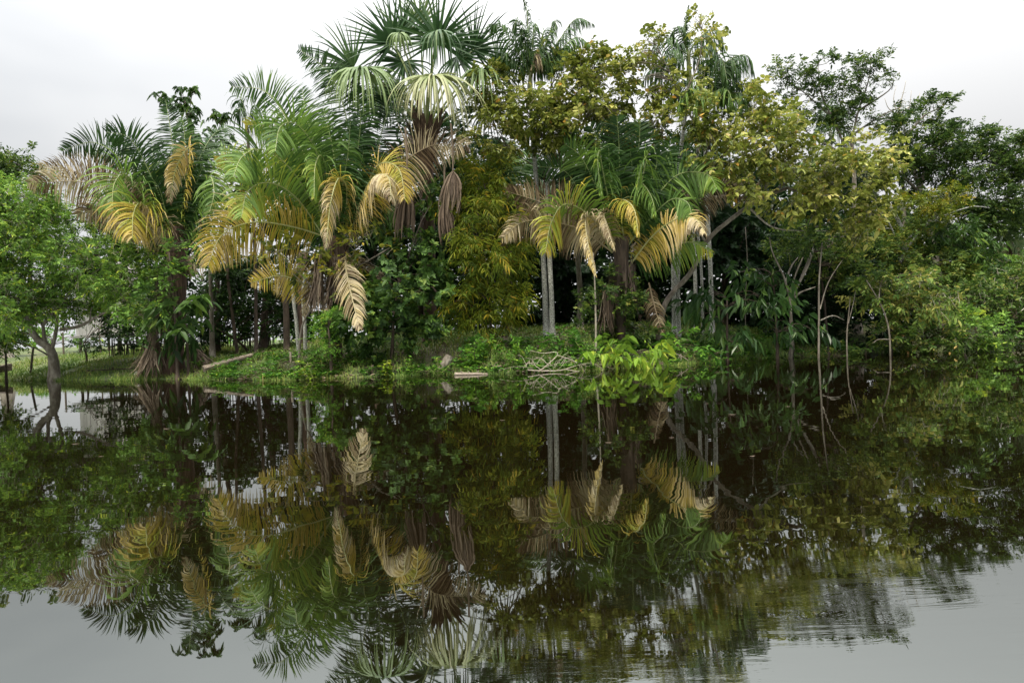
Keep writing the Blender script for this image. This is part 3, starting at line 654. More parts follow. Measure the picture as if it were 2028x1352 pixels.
s1 = slim('slender_palm', 'slender palm with a rust brown dead frond in its crown, against the sky', 18.6,
 [(1084, 665), (1075, 500), (1062, 360), (1048, 170)], (1050, 150),
 [([(1015, 85), (990, 52), (964, 55)], 44, .15, -.3), ([(1035, 85), (1024, 40), (1017, 62)], 34, .16, -.8), ([(1046, 80), (1044, 25), (1036, -5)], 24, .1, .2),
  ([(1082, 85), (1096, 42), (1102, 55)], 36, .2, -.5), ([(1100, 90), (1140, 38), (1175, 48)], 42, .16, .2), ([(1105, 105), (1140, 74), (1168, 88)], 40, .22, -.4),
  ([(1056, 80), (1060, 48), (1066, 55)], 50, .2, -.9), ([(1040, 90), (1036, 60), (1030, 80)], 46, .15, -.6), ([(1090, 110), (1125, 95), (1150, 120)], 44, .16, .6), ([(1010, 120), (985, 110), (970, 135)], 38, .15, .4),
  ([(1070, 90), (1078, 60), (1084, 80)], 48, .14, .3)],
 shaft=[(1049, 215), (1050, 145)], seed=11)
frond(s1, [(1052, 140), (1060, 110), (1070, 112), (1072, 130)], 18.2, a0=.99, a1=.95, L=40, tw=20, droop=2.2, w=.03, rs=np.random.default_rng(3), label='rust brown dead frond')
s2 = slim('slender_palm', 'right one of the two pale trunks standing side by side below the centre fronds', 18.4,
 [(1096, 668), (1091, 560), (1084, 400), (1092, 250)], (1092, 250),
 [([(1070, 215), (1050, 230)], 40, .12, -.3), ([(1110, 210), (1130, 225)], 40, .14, .3), ([(1095, 200), (1100, 190)], 36, .1, 0), ([(1120, 240), (1150, 260)], 40, .12, -.5), ([(1060, 250), (1030, 280)], 40, .12, .4)], seed=12, r=(.08, .055))
s3 = slim('slender_palm', 'slender palm with an upright spear leaf rising highest on the right of centre', 19.6,
 [(1338, 655), (1334, 500), (1345, 330), (1364, 175)], (1364, 110),
 [([(1350, 68), (1338, 55), (1331, 78)], 34, .14, -.3), ([(1380, 80), (1418, 55), (1436, 100)], 42, .13, -.2), ([(1340, 95), (1308, 82), (1284, 112)], 44, .16, -.2),
  ([(1385, 100), (1410, 85), (1420, 120)], 44, .15, -.7), ([(1345, 115), (1320, 110), (1300, 140)], 50, .18, -.6), ([(1340, 130), (1300, 130), (1272, 165)], 44, .14, .4), ([(1390, 120), (1430, 120), (1440, 150)], 44, .14, .5)],
 shaft=[(1366, 180), (1363, 100)], spear=[(1363, 105), (1357, 60), (1363, 12)], seed=13, r=(.07, .055))
s4 = slim('slender_palm', 'slender palm with broad drooping blue green crown beside the spear leaf palm', 18.9,
 [(1346, 650), (1345, 500), (1372, 340), (1405, 215)], (1405, 200),
 [([(1440, 125), (1480, 110), (1494, 148)], 46, .15, -.1), ([(1425, 140), (1450, 118), (1462, 150)], 52, .15, -.6), ([(1440, 175), (1490, 165), (1525, 190)], 44, .16, .1), ([(1415, 140), (1430, 118), (1440, 160)], 56, .18, -1.0),
  ([(1380, 190), (1360, 185), (1345, 215)], 54, .3, -1.4), ([(1420, 180), (1440, 178), (1452, 205)], 56, .3, -1.3), ([(1395, 195), (1385, 200), (1378, 225)], 52, .34, -1.6), ([(1430, 190), (1470, 185), (1480, 210)], 52, .22, -.8),
  ([(1360, 170), (1320, 175), (1290, 205)], 46, .16, .1), ([(1350, 190), (1325, 205), (1310, 235)], 46, .2, -.8), ([(1405, 150), (1400, 130), (1380, 160)], 46, .14, .4), ([(1450, 150), (1440, 130), (1470, 175)], 46, .14, .5)], seed=14, r=(.06, .045))
s5 = slim('slender_palm', 'slender palm trunk standing behind the leaning tree, right of the paired pale trunks', 21.0,
 [(1412, 660), (1408, 560), (1402, 440), (1396, 300)], (1396, 300),
 [([(1370, 262), (1345, 280)], 46, .16, -.3), ([(1420, 262), (1450, 285)], 46, .16, .2), ([(1400, 250), (1410, 240)], 44, .14, 0), ([(1380, 250), (1360, 240)], 44, .2, -.5)], seed=15, r=(.085, .06))
s6 = slim('slender_palm', 'thin grey palm trunk in deep shade, half hidden by big drooping leaves', 21.6,
 [(1378, 655), (1377, 560), (1372, 450), (1360, 330)], (1360, 330), [([(1335, 300), (1310, 320)], 40, .12, -.3), ([(1380, 300), (1400, 320)], 40, .12, .2), ([(1360, 290), (1365, 280)], 40, .12, 0)], seed=16, r=(.07, .05))
s7 = slim('slender_palm', 'distant slender palm whose hanging fronds show between the branches of the airy tree', 25.0,
 [(1652, 690), (1650, 500), (1645, 260)], (1645, 260), [([(1635, 215), (1620, 235)], 40, .15, -.3), ([(1652, 210), (1665, 225)], 40, .15, .2), ([(1645, 205), (1647, 195)], 36, .15, 0), ([(1625, 250), (1600, 285)], 40, .15, 0), ([(1665, 250), (1690, 280)], 40, .15, 0)], seed=17, r=(.09, .06))
s8 = slim('slender_palm', 'slender palm with long dark combs hanging behind the left of the golden fronds', 21.0,
 [(508, 690), (505, 500), (490, 260)], (490, 255), [([(478, 215), (466, 230)], 46, .15, -.3), ([(500, 210), (515, 225)], 46, .15, .2), ([(480, 200), (470, 205)], 46, .13, .6), ([(520, 235), (545, 260)], 46, .15, 0)], seed=18, r=(.06, .05), trunkmat=DARKBARK)
# fan palm at the right edge
p6, f6 = palm('fan_palm', 'small pale fan palm at the right edge of the picture', 'palm', 23.0, 2010)
stem(p6, 23.0, [(2010, 690), (2006, 600), (2000, 475)], .10, .12, BROWNBARK, 8, f6, 8)
for i, (c, R, ax, fc, kw) in enumerate([((1985, 466), 46, (-.6, .3), (-.2, -.8, .7), dict(a=.34, droop=1.0, tipv=.1)), ((2005, 432), 50, (-.3, -1), (0, -1, .1), dict(a=.3, droop=.5, tipv=.2)),
   ((2030, 440), 50, (.8, -.6), (0, -1, .1), dict(a=.2, droop=.6)), ((2015, 480), 46, (.4, .5), (0, -1, .6), dict(a=.34, droop=1)), ((1992, 505), 40, (-.3, .8), (0, -1, .4), dict(a=.8, droop=1.2))]):
    fan(p6, c, R, 23.0, ax, fc, base=(2001, 478), seed=i * 5 + 90, n=44, w=.05, **kw)

# ================================================================== BROADLEAF TREES
tree('bright_tree', 'spreading bright green tree at the left edge, its grey trunk in the water', 'tree', 20.0,
 [[(107, 752, .2), (106, 715, .2), (98, 690), (74, 672), (58, 645)], [(99, 690), (88, 672), (84, 640), (66, 600), (60, 560)], [(58, 645), (50, 610), (30, 560)], [(103, 690), (108, 668), (113, 640), (112, 590), (105, 540)],
  [(84, 645), (120, 600), (160, 560), (200, 530)], [(62, 648), (20, 620), (-30, 590)], [(120, 652), (160, 645), (210, 618), (262, 612)], [(105, 560), (160, 515), (230, 500), (290, 520)], [(60, 560), (60, 480), (80, 430)]],
 [(20, 440, 110, 72, -.6), (120, 455, 100, 62, -.2), (-60, 480, 110, 110), (45, 520, 110, 80, .2), (180, 525, 100, 54, -.8), (255, 570, 72, 50, -1.0), (300, 612, 34, 38, -1.2), (100, 590, 120, 48, .8), (20, 610, 100, 50, -.6), (-50, 640, 90, 70), (150, 580, 90, 26, .8), (270, 520, 60, 34, -.6), (60, 395, 60, 34), (8, 600, 44, 66, -1.6), (-40, 400, 80, 50), (310, 560, 30, 30, -.8), (250, 600, 40, 20, .4)],
 'fresh', L=.10, wr=.42, r=(.17, .09), seed=21, cover=2.9, clump=.26, per=9, tmi=1, hang=.2, droop=.3, limb=.035, maxn=110, yellow=.012, limbmat=TWIG)
tree('dark_tree', 'dark tree with layered foliage rising behind the bright tree at the left edge', 'tree', 27.0,
 [[(10, 690), (5, 560), (0, 400)], [(5, 450), (20, 380), (40, 330)]], [(10, 315, 46, 22), (-20, 345, 80, 50), (50, 345, 40, 20), (20, 380, 70, 40), (0, 430, 90, 50), (62, 299, 14, 6), (-60, 420, 90, 80)],
 'airy', L=.16, wr=.4, r=(.2, .1), seed=22, cover=2.6, flat=.3, vb=.1)
tree('cecropia_tree', 'slim tree with dark hanging leaf clusters poking into the sky above the left palm', 'tree', 21.5,
 [[(420, 690), (415, 500), (400, 330), (372, 240), (366, 200)], [(392, 300), (350, 240), (322, 200)], [(400, 310), (430, 260), (440, 235)], [(372, 240), (380, 190)]],
 [(315, 190, 14, 9), (335, 200, 14, 10), (365, 180, 14, 12), (386, 176, 9, 8), (346, 205, 14, 9), (372, 215, 12, 10), (388, 222, 12, 8), (425, 232, 10, 8), (445, 230, 9, 7), (400, 260, 44, 26), (430, 290, 36, 30), (380, 300, 40, 40), (362, 196, 8, 18)],
 'deep', L=.18, wr=.5, r=(.08, .03), seed=23, cover=1.6, clump=.5, per=7, rosette=True, droop=.9, vb=.12, limb=.015)
tree('olive_tree', 'olive green tree with large yellowing leaves filling the centre of the skyline', 'tree', 18.7,
 [[(1150, 690, 1.5), (1148, 560, 1.5), (1128, 380), (1112, 330), (1070, 262)], [(1112, 330), (1150, 260), (1170, 180)], [(1128, 380), (1060, 330), (1010, 300)], [(1070, 262), (1030, 200), (990, 160)], [(1112, 320), (1090, 240), (1090, 180)], [(1140, 400), (1120, 350), (1105, 300)], [(1120, 350), (1180, 290), (1220, 240)]],
 [(1120, 170, 88, 58), (1195, 190, 58, 66), (1050, 225, 88, 50, -.5), (985, 170, 58, 44), (985, 260, 48, 44, -.5), (1150, 250, 88, 50, -.4), (1200, 125, 48, 20, .3), (1090, 290, 60, 36), (1230, 250, 34, 40), (1125, 130, 44, 18), (1175, 110, 40, 18)],
 'olive', L=.15, wr=.55, r=(.09, .05), seed=24, vb=.06, cover=3.8, clump=.26, per=6, droop=.3, hang=.15, tmi=1, limb=.03, maxn=90, yellow=.02)
tree('olive_tree', 'leaning olive tree with knotted pale limbs spreading wide over the right of the picture', 'tree', 18.2,
 [[(1302, 690), (1318, 600), (1368, 540), (1398, 480), (1440, 440), (1500, 398), (1560, 372)], [(1370, 395), (1400, 350), (1440, 300), (1520, 260)], [(1398, 480), (1350, 400), (1378, 352), (1420, 340)], [(1378, 352), (1400, 300), (1420, 240)], [(1500, 398), (1600, 340), (1700, 310)], [(1378, 352), (1340, 310), (1310, 270)],
  [(1480, 408), (1530, 450), (1600, 458)], [(1560, 372), (1640, 400), (1720, 420)], [(1440, 300), (1480, 240), (1500, 200)], [(1410, 300), (1350, 200), (1330, 150), (1300, 90)], [(1350, 200), (1385, 120), (1390, 60)]],
 [(1350, 238, 66, 36, -.1), (1440, 235, 84, 46, -.5), (1500, 210, 44, 40), (1450, 300, 86, 42, -.6), (1530, 290, 84, 60, -.8), (1600, 340, 88, 48, -.6), (1680, 350, 80, 48, -.6), (1740, 300, 46, 48, -.4), (1600, 400, 90, 30, -.5), (1700, 410, 60, 34, -.3), (1500, 370, 60, 26, -.9), (1700, 450, 40, 34, -.4), (1560, 240, 34, 30),
  (1290, 75, 28, 18), (1265, 110, 26, 18), (1240, 135, 22, 14), (1385, 45, 18, 16), (1408, 84, 22, 24), (1310, 150, 36, 24), (1385, 150, 22, 14), (1290, 190, 34, 16), (1245, 160, 16, 8)],
 'olive', L=.15, wr=.55, r=(.08, .05), seed=25, cover=3.4, bark=BARK, clump=.32, per=6, droop=.3, hang=.15, tmi=1, limb=.022, maxn=150, yellow=.03, vb=.07)
tree('airy_tree', 'tall airy tree with small leaves and bare forking limbs against the sky on the right', 'tree', 22.0,
 [[(1700, 690), (1695, 480), (1690, 310), (1684, 270)], [(1680, 310), (1650, 240), (1600, 190), (1560, 160)], [(1684, 290), (1700, 220), (1720, 160), (1725, 110)], [(1660, 300), (1610, 270), (1570, 240)], [(1700, 220), (1760, 180), (1770, 160)], [(1650, 240), (1625, 180), (1620, 130)], [(1684, 270), (1745, 230), (1790, 210)]],
 [(1625, 130, 36, 28), (1590, 150, 40, 24), (1545, 135, 26, 18), (1650, 165, 40, 26), (1715, 130, 32, 30), (1740, 160, 30, 16), (1670, 190, 60, 26), (1590, 195, 30, 26), (1700, 230, 60, 26), (1560, 230, 34, 18), (1640, 220, 40, 20), (1580, 265, 30, 18), (1750, 240, 40, 18), (1710, 120, 24, 24), (1620, 260, 50, 20), (1560, 175, 22, 12)],
 'airy', L=.11, wr=.42, r=(.11, .06), seed=26, cover=2.4, clump=.34, per=7, flat=.4, limb=.022, maxn=120, bark=BARK)
tree('dark_tree', 'wide dark tree with wind swept layered foliage closing the skyline at the right edge', 'tree', 22.5,
 [[(1880, 690), (1860, 560), (1840, 440), (1820, 380), (1850, 300)], [(1830, 430), (1900, 370), (1960, 340)], [(1822, 380), (1800, 300), (1790, 250)], [(1830, 440), (1890, 410), (1990, 400)], [(1820, 380), (1780, 340), (1760, 300)], [(1795, 270), (1830, 230), (1860, 215)]],
 [(1850, 205, 46, 16), (1870, 235, 24, 10), (1800, 215, 20, 10), (1810, 250, 66, 20), (1900, 275, 84, 26), (1980, 280, 50, 24), (2010, 320, 46, 26), (1920, 330, 100, 36), (1840, 300, 80, 34), (1950, 385, 90, 34), (1990, 430, 60, 30), (1880, 430, 90, 40), (2040, 380, 40, 40), (1780, 330, 50, 30), (1860, 380, 60, 30), (2060, 300, 40, 40)],
 'airy', L=.125, wr=.38, r=(.15, .08), seed=27, cover=4.6, clump=.34, flat=.28, limb=.028, maxn=90)
tree('bare_tree', 'leafless grey twigs of a dead treetop between the airy tree and the dark tree', 'tree', 22.8,
 [[(1796, 690), (1792, 480), (1786, 300), (1778, 240), (1785, 200)], [(1780, 255), (1800, 215), (1805, 180)], [(1782, 240), (1770, 200), (1775, 170)], [(1783, 225), (1815, 200), (1822, 185)], [(1780, 215), (1790, 180), (1794, 160)], [(1781, 230), (1760, 215), (1752, 195)]],
 [(1785, 195, 26, 20), (1792, 215, 26, 14)], 'dry', L=.05, wr=.3, r=(.1, .03), seed=28, cover=.06, per=3, limb=.010, maxn=60, bark=TWIG, tmi=1)
tree('feathery_tree', 'light green feathery crown on pale slanting limbs below the wide dark tree', 'tree', 20.5,
 [[(1760, 700), (1775, 560), (1790, 470), (1760, 400)], [(1790, 500), (1830, 450), (1880, 415)], [(1790, 480), (1840, 440), (1920, 410), (1960, 412)], [(1785, 500), (1760, 440), (1735, 415)]],
 [(1850, 400, 56, 20, -.6), (1890, 388, 30, 14, -.6), (1810, 410, 50, 24, -.4), (1790, 450, 44, 26), (1850, 430, 50, 22, -.3), (1870, 375, 26, 9, -.5)], 'bamboo', L=.10, wr=.3, r=(.10, .05), seed=29, cover=2.0, flat=.35, bark=PALEBARK, vb=.12, per=9)
tree('dry_leaved_tree', 'straggly low tree with yellow freckled leaves hanging in front of the largest feather palm', 'tree', 17.3,
 [[(590, 700), (600, 640), (640, 590), (680, 545), (740, 510), (790, 480)], [(640, 590), (590, 540), (540, 500), (470, 490)], [(680, 545), (700, 500), (720, 470)], [(660, 570), (720, 560), (760, 550)], [(600, 560), (560, 520), (500, 430), (440, 430)]],
 [(700, 470, 46, 16), (750, 462, 36, 12), (770, 490, 24, 12), (730, 500, 36, 12), (560, 500, 46, 20), (500, 492, 34, 12), (600, 530, 34, 20), (620, 500, 30, 14), (680, 560, 26, 20), (715, 555, 24, 14), (440, 430, 46, 12, .4), (470, 415, 28, 10, .4), (650, 520, 30, 16), (690, 540, 26, 16)],
 'dry', L=.17, wr=.5, r=(.03, .016), seed=30, cover=1.5, clump=.34, per=6, limb=.010, maxn=90, bark=BARK, tmi=1, vb=.1, yellow=.03)

# ================================================================== SHRUBS
def shrub(label, px, D, blobs, mat, L, wr=.45, cat='shrub', name='shrub', seed=1, **kw):
    kw.setdefault('r', (.05, .02)); kw.setdefault('limb', .016); kw.setdefault('maxn', 40)
    bx, by = blobs[0][0], blobs[0][1]
    return tree(name, label, cat, D, [[(px, 700), ((px * 2 + bx) / 3, (690 + by) / 2 + 10), (bx, by)]], blobs, mat, L=L, wr=wr, seed=seed, bark=kw.pop('bark', DARKBARK), sides=6, **kw)
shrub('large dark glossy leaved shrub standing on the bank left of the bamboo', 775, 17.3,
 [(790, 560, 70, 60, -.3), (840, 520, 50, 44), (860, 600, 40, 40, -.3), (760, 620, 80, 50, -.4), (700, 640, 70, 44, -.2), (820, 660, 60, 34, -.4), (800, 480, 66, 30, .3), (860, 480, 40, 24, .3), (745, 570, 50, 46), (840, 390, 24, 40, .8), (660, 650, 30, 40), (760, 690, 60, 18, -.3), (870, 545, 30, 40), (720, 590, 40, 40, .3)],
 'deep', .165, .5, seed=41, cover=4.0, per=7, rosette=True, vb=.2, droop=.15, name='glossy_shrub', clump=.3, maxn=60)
shrub('yellow green bamboo clump between the dark shrub and the paired pale trunks', 975, 17.6,
 [(960, 500, 52, 40, -.3), (1000, 540, 40, 44), (930, 600, 50, 30, -.3), (990, 600, 50, 40), (950, 430, 60, 36, .2), (960, 640, 40, 20, -.2), (1010, 470, 34, 40, .2), (930, 470, 30, 40), (920, 540, 30, 40), (1000, 400, 44, 30, .5), (940, 360, 56, 44, .8), (900, 410, 30, 40, .8), (1000, 340, 40, 40, 1)],
 'bamboo', .17, .16, cat='bamboo', name='bamboo_clump', seed=42, cover=3.0, per=8, droop=.5, fold=.1, hang=.35, clump=.28, r=(.03, .015), yellow=.02)
shrub('small fern leaved bush of pale green below the largest feather palm', 655, 16.6, [(650, 650, 22, 30), (640, 685, 26, 18), (665, 625, 16, 18), (630, 665, 18, 16)], 'weed', .07, .3, seed=43, cover=2.4, per=12, flat=.4, clump=.4, vb=.1)
# big drooping leaves right of the paired trunks
bl = dict(per=6, droop=.5, hang=.75, fold=.18, clump=.34, limb=.016)
shrub('shrub with long dark drooping leaves, in the shade under the leaning tree', 1440, 18.2, [(1440, 590, 60, 22, -.3), (1490, 600, 40, 16, -.4), (1430, 660, 44, 24), (1480, 680, 40, 18, -.2), (1400, 620, 30, 30, .3)], 'gloss', .30, .36, seed=44, cover=1.5, **bl)
shrub('shrub with long dark drooping leaves reaching over the water beside the forked thin tree', 1540, 18.3, [(1530, 545, 44, 16, -.3), (1500, 620, 40, 20), (1560, 620, 34, 18, -.2), (1590, 650, 34, 18, -.2), (1470, 540, 46, 18), (1550, 570, 30, 16), (1530, 660, 40, 20, .2)], 'gloss', .30, .36, seed=45, cover=1.5, **bl)
shrub('leafy shrub at the foot of the paired pale trunks on the right', 1345, 17.6, [(1340, 665, 30, 18), (1370, 690, 36, 18, -.2), (1310, 690, 30, 16)], 'weed', .22, .42, seed=46, cover=1.7, per=6, droop=.3, vb=-.1)
shrub('yellow green broad leaved bush dipping its big leaves into the water', 1250, 16.3, [(1245, 700, 52, 13, -.2), (1200, 700, 22, 16, -.2), (1290, 700, 18, 16, -.3), (1240, 718, 30, 12, -.5)], 'lime', .27, .42, seed=47, cover=1.5, per=6, droop=.6, hang=.5, r=(.02, .01), limb=.008, clump=.4)
shrub('green shrub in front of the dark feather palm base, right of centre', 1180, 18.3, [(1190, 640, 44, 30), (1250, 650, 54, 26, -.3), (1220, 600, 40, 34, -.7), (1170, 580, 24, 24, .4), (1280, 665, 34, 20, -.4), (1200, 560, 30, 24, -.7), (1250, 600, 30, 26, -.7), (1235, 560, 24, 20, -.6)], 'airy', .12, .45, seed=48, cover=2.8, vb=.08)
shrub('low green bush at the foot of the paired pale trunks in the centre', 1110, 17.2, [(1110, 670, 36, 18), (1140, 680, 36, 16, -.2), (1080, 690, 24, 12, -.3)], 'weed', .12, .4, seed=49, cover=1.8, vb=-.18)
shrub('upright light green weeds on the bank right of the stump', 940, 16.6, [(940, 690, 22, 20), (960, 675, 16, 16), (930, 705, 26, 12)], 'weed', .10, .4, cat='plant', name='bank_plant', seed=50, cover=1.8, per=7, r=(.015, .008), limb=.006)
shrub('tallest narrow light green sapling beside the bare driftwood branch', 1028, 16.6, [(1028, 680, 12, 16), (1030, 700, 16, 10), (1020, 715, 20, 10)], 'weed', .12, .38, cat='plant', name='bank_plant', seed=51, cover=2.0, per=7, r=(.015, .008), limb=.006, vb=.12)
# flooded thicket at the right
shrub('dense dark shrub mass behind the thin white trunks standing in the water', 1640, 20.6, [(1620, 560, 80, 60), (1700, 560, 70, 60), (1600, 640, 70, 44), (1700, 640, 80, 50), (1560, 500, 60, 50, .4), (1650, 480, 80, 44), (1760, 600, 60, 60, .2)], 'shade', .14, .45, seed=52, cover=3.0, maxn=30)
shrub('medium green round topped shrub leaning over the thin white trunks', 1640, 19.4, [(1620, 500, 50, 40), (1680, 490, 46, 50), (1560, 480, 50, 34), (1700, 540, 30, 34), (1650, 540, 34, 26)], 'airy', .12, .45, seed=53, cover=2.6, vb=.14, name='shrub', r=(.05, .02))
shrub('sunlit yellow green shrub with drooping twigs beside the bent white trunk', 1765, 18.3, [(1760, 560, 44, 26, -.2), (1800, 570, 50, 26, -.3), (1840, 600, 50, 26, -.3), (1790, 610, 44, 26, -.2), (1720, 590, 30, 26), (1880, 590, 30, 18), (1760, 590, 40, 26), (1830, 560, 26, 14)], 'mixed', .13, .42, seed=54, cover=3.0, vb=.27, per=9, hang=.3, droop=.4, tmi=1)
shrub('tangled shrub with reddish young tips low over the water', 1850, 18.4, [(1830, 660, 60, 34, -.2), (1890, 650, 50, 34, -.2), (1780, 660, 44, 30), (1860, 690, 50, 16, -.3), (1800, 690, 44, 14)], 'mixed', .11, .42, seed=55, cover=3.0, vb=.16, per=8, hang=.1, yellow=.02, tmi=1)
shrub('fresh green shrub at the waterline near the right edge', 1940, 18.2, [(1930, 640, 44, 36, -.2), (1970, 660, 44, 34, -.2), (1920, 680, 44, 20, -.3), (1980, 690, 30, 12)], 'fresh', .12, .42, seed=56, cover=2.6, per=8)
shrub('grey green shrub below the wide dark tree', 1800, 20.4, [(1790, 500, 60, 40), (1850, 520, 56, 44), (1740, 490, 40, 40), (1820, 470, 50, 26), (1890, 560, 50, 36), (1760, 540, 50, 30)], 'airy', .12, .42, seed=57, cover=2.8, vb=.25)
shrub('dark green shrub with drooping bright leaf rows below the right edge palm', 1910, 20.6, [(1900, 490, 50, 34), (1940, 520, 40, 34), (1870, 470, 40, 24), (1920, 460, 34, 18)], 'deep', .19, .34, seed=58, cover=2.8, hang=.5, droop=.5, vb=.2)
shrub('brownish green thicket at the right edge of the picture', 1990, 19.2, [(1980, 590, 60, 40), (2020, 620, 50, 50), (2040, 560, 40, 50), (1930, 590, 44, 34), (2050, 670, 50, 34), (2000, 550, 50, 26), (2090, 620, 60, 80)], 'mixed', .11, .4, seed=59, cover=3.0, vb=.06, tmi=1)
shrub('light topped shrub just left of the right edge fan palm', 1960, 21.5, [(1960, 545, 40, 22), (2000, 535, 40, 26), (1930, 545, 30, 22), (2030, 530, 30, 30)], 'fresh', .12, .42, seed=60, cover=3.4)
for i, (lb, px, bl_) in enumerate([
 ('low yellow green bush at the waterline below the long drooping leaves', 1500, [(1500, 700, 26, 18), (1480, 712, 18, 10)]), ('small bush touching the water left of the straight white trunk', 1590, [(1590, 706, 24, 9), (1570, 700, 14, 12)]),
 ('small bush touching the water right of the straight white trunk', 1655, [(1650, 702, 26, 10), (1670, 695, 12, 12)]), ('dim leafy bush low over the water beside the thinnest white trunk', 1715, [(1715, 690, 24, 12), (1730, 675, 22, 14)]),
 ('low bush at the waterline right of the big leaf bush', 1400, [(1400, 708, 30, 12), (1370, 715, 24, 10), (1430, 705, 20, 12)])]):
    shrub(lb, px, 18.6 if px > 1450 else 17.3, bl_, 'weed' if i in (0, 4) else 'mixed', .10, .42, seed=70 + i, cover=1.7, r=(.02, .01), limb=.006, vb=-.05)
# ---------------- dark forest behind
back = [
 ('dark tree filling the gap between the two left feather palms', 520, 23.0, [(500, 370, 60, 50), (560, 330, 60, 60), (540, 430, 60, 40), (610, 280, 50, 60), (460, 420, 50, 40)]),
 ('dark tree behind the tallest fan palm', 830, 23.5, [(760, 230, 60, 50), (830, 300, 70, 50), (900, 270, 60, 60), (720, 330, 70, 50)]),
 ('dark leafy tree filling the shade behind the largest feather palm', 740, 22.5, [(700, 430, 90, 90), (790, 400, 80, 90), (640, 400, 70, 80), (740, 520, 80, 60), (820, 520, 60, 60), (600, 470, 50, 50)]),
 ('dark tree behind the bamboo clump', 930, 23.0, [(900, 430, 90, 90), (980, 400, 80, 80), (930, 540, 80, 80), (1010, 520, 60, 90), (880, 620, 90, 60), (960, 330, 70, 50)]),
 ('dark tree in the gap between the centre trunks and the feather palm behind', 1120, 23.5, [(1100, 450, 80, 90), (1170, 430, 80, 90), (1080, 560, 80, 70), (1160, 580, 80, 70), (1100, 640, 90, 36), (1120, 340, 80, 50)]),
 ('dark tree behind the feather palm right of centre', 1270, 23.5, [(1240, 420, 90, 90), (1320, 420, 80, 90), (1250, 560, 80, 80), (1320, 560, 70, 80), (1280, 640, 90, 36), (1290, 320, 80, 60)]),
 ('dark tree behind the leaning olive tree', 1430, 23.0, [(1400, 430, 80, 80), (1470, 450, 80, 80), (1420, 550, 80, 80), (1490, 570, 70, 80), (1450, 640, 90, 40), (1440, 340, 90, 50)]),
 ('dark tree behind the small waterside bushes on the right', 1570, 23.5, [(1550, 420, 80, 60), (1600, 460, 70, 60), (1560, 560, 70, 80), (1640, 600, 80, 70), (1580, 650, 80, 30), (1650, 400, 80, 50)]),
 ('green tree behind the thicket on the right', 1740, 25, [(1720, 400, 70, 50), (1780, 440, 60, 50), (1700, 520, 80, 60), (1800, 560, 80, 70), (1660, 330, 70, 40), (1760, 340, 60, 34)]),
 ('green tree behind the right edge thicket', 1930, 25, [(1900, 520, 80, 60), (1960, 600, 80, 60), (2020, 600, 70, 60), (1880, 620, 80, 50), (2060, 600, 60, 90)]),
 ('dark leafy tree behind the left feather palm', 330, 23.5, [(330, 470, 60, 80), (290, 420, 60, 60), (380, 430, 50, 60), (250, 540, 70, 60), (330, 580, 60, 60), (200, 470, 70, 50)]),
]
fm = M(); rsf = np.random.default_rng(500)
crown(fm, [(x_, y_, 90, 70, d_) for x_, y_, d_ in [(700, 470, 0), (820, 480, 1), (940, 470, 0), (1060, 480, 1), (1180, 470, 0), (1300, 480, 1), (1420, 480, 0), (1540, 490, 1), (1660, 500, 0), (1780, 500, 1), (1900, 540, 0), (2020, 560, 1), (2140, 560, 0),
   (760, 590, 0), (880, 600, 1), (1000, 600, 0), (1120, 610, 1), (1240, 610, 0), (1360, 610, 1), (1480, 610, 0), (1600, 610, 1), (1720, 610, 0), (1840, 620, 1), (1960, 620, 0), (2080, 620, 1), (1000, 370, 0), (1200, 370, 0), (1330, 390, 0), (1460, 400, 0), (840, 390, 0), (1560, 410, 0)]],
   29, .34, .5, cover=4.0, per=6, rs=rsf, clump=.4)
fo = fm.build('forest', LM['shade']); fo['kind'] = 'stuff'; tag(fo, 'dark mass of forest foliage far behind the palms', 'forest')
for i, (lb, px, D, bl_) in enumerate(back):
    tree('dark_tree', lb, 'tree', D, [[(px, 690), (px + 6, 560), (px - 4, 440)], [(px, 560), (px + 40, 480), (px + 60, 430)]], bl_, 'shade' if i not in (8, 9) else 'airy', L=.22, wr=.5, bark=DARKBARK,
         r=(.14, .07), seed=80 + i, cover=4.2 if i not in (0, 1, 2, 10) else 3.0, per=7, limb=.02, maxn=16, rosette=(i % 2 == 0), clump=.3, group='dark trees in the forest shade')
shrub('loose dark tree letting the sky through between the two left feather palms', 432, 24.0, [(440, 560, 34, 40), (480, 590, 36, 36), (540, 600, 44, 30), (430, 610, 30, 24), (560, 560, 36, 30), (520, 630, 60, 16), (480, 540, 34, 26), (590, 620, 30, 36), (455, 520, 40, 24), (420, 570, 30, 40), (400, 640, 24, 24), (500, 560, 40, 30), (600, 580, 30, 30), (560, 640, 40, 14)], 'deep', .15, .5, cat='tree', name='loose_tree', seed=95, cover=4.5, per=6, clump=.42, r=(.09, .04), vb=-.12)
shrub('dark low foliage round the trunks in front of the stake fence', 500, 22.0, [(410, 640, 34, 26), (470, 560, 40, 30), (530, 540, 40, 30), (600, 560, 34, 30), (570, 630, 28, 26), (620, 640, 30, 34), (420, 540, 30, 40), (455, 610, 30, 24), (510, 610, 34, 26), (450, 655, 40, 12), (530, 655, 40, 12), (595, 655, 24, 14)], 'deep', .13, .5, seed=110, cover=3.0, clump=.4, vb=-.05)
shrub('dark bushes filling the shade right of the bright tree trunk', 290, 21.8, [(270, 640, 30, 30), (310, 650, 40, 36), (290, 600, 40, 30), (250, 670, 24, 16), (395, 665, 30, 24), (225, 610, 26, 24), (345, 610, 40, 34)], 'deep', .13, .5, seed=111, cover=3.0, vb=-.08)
shrub('big leaved climbing plant on the trunk of the left feather palm', 372, 18.6, [(365, 610, 34, 18), (350, 640, 26, 26), (390, 600, 24, 12), (375, 660, 20, 22)], 'deep', .34, .4, cat='plant', name='climbing_plant', seed=96, cover=1.6, per=6, droop=.5, hang=.5, vb=.05)
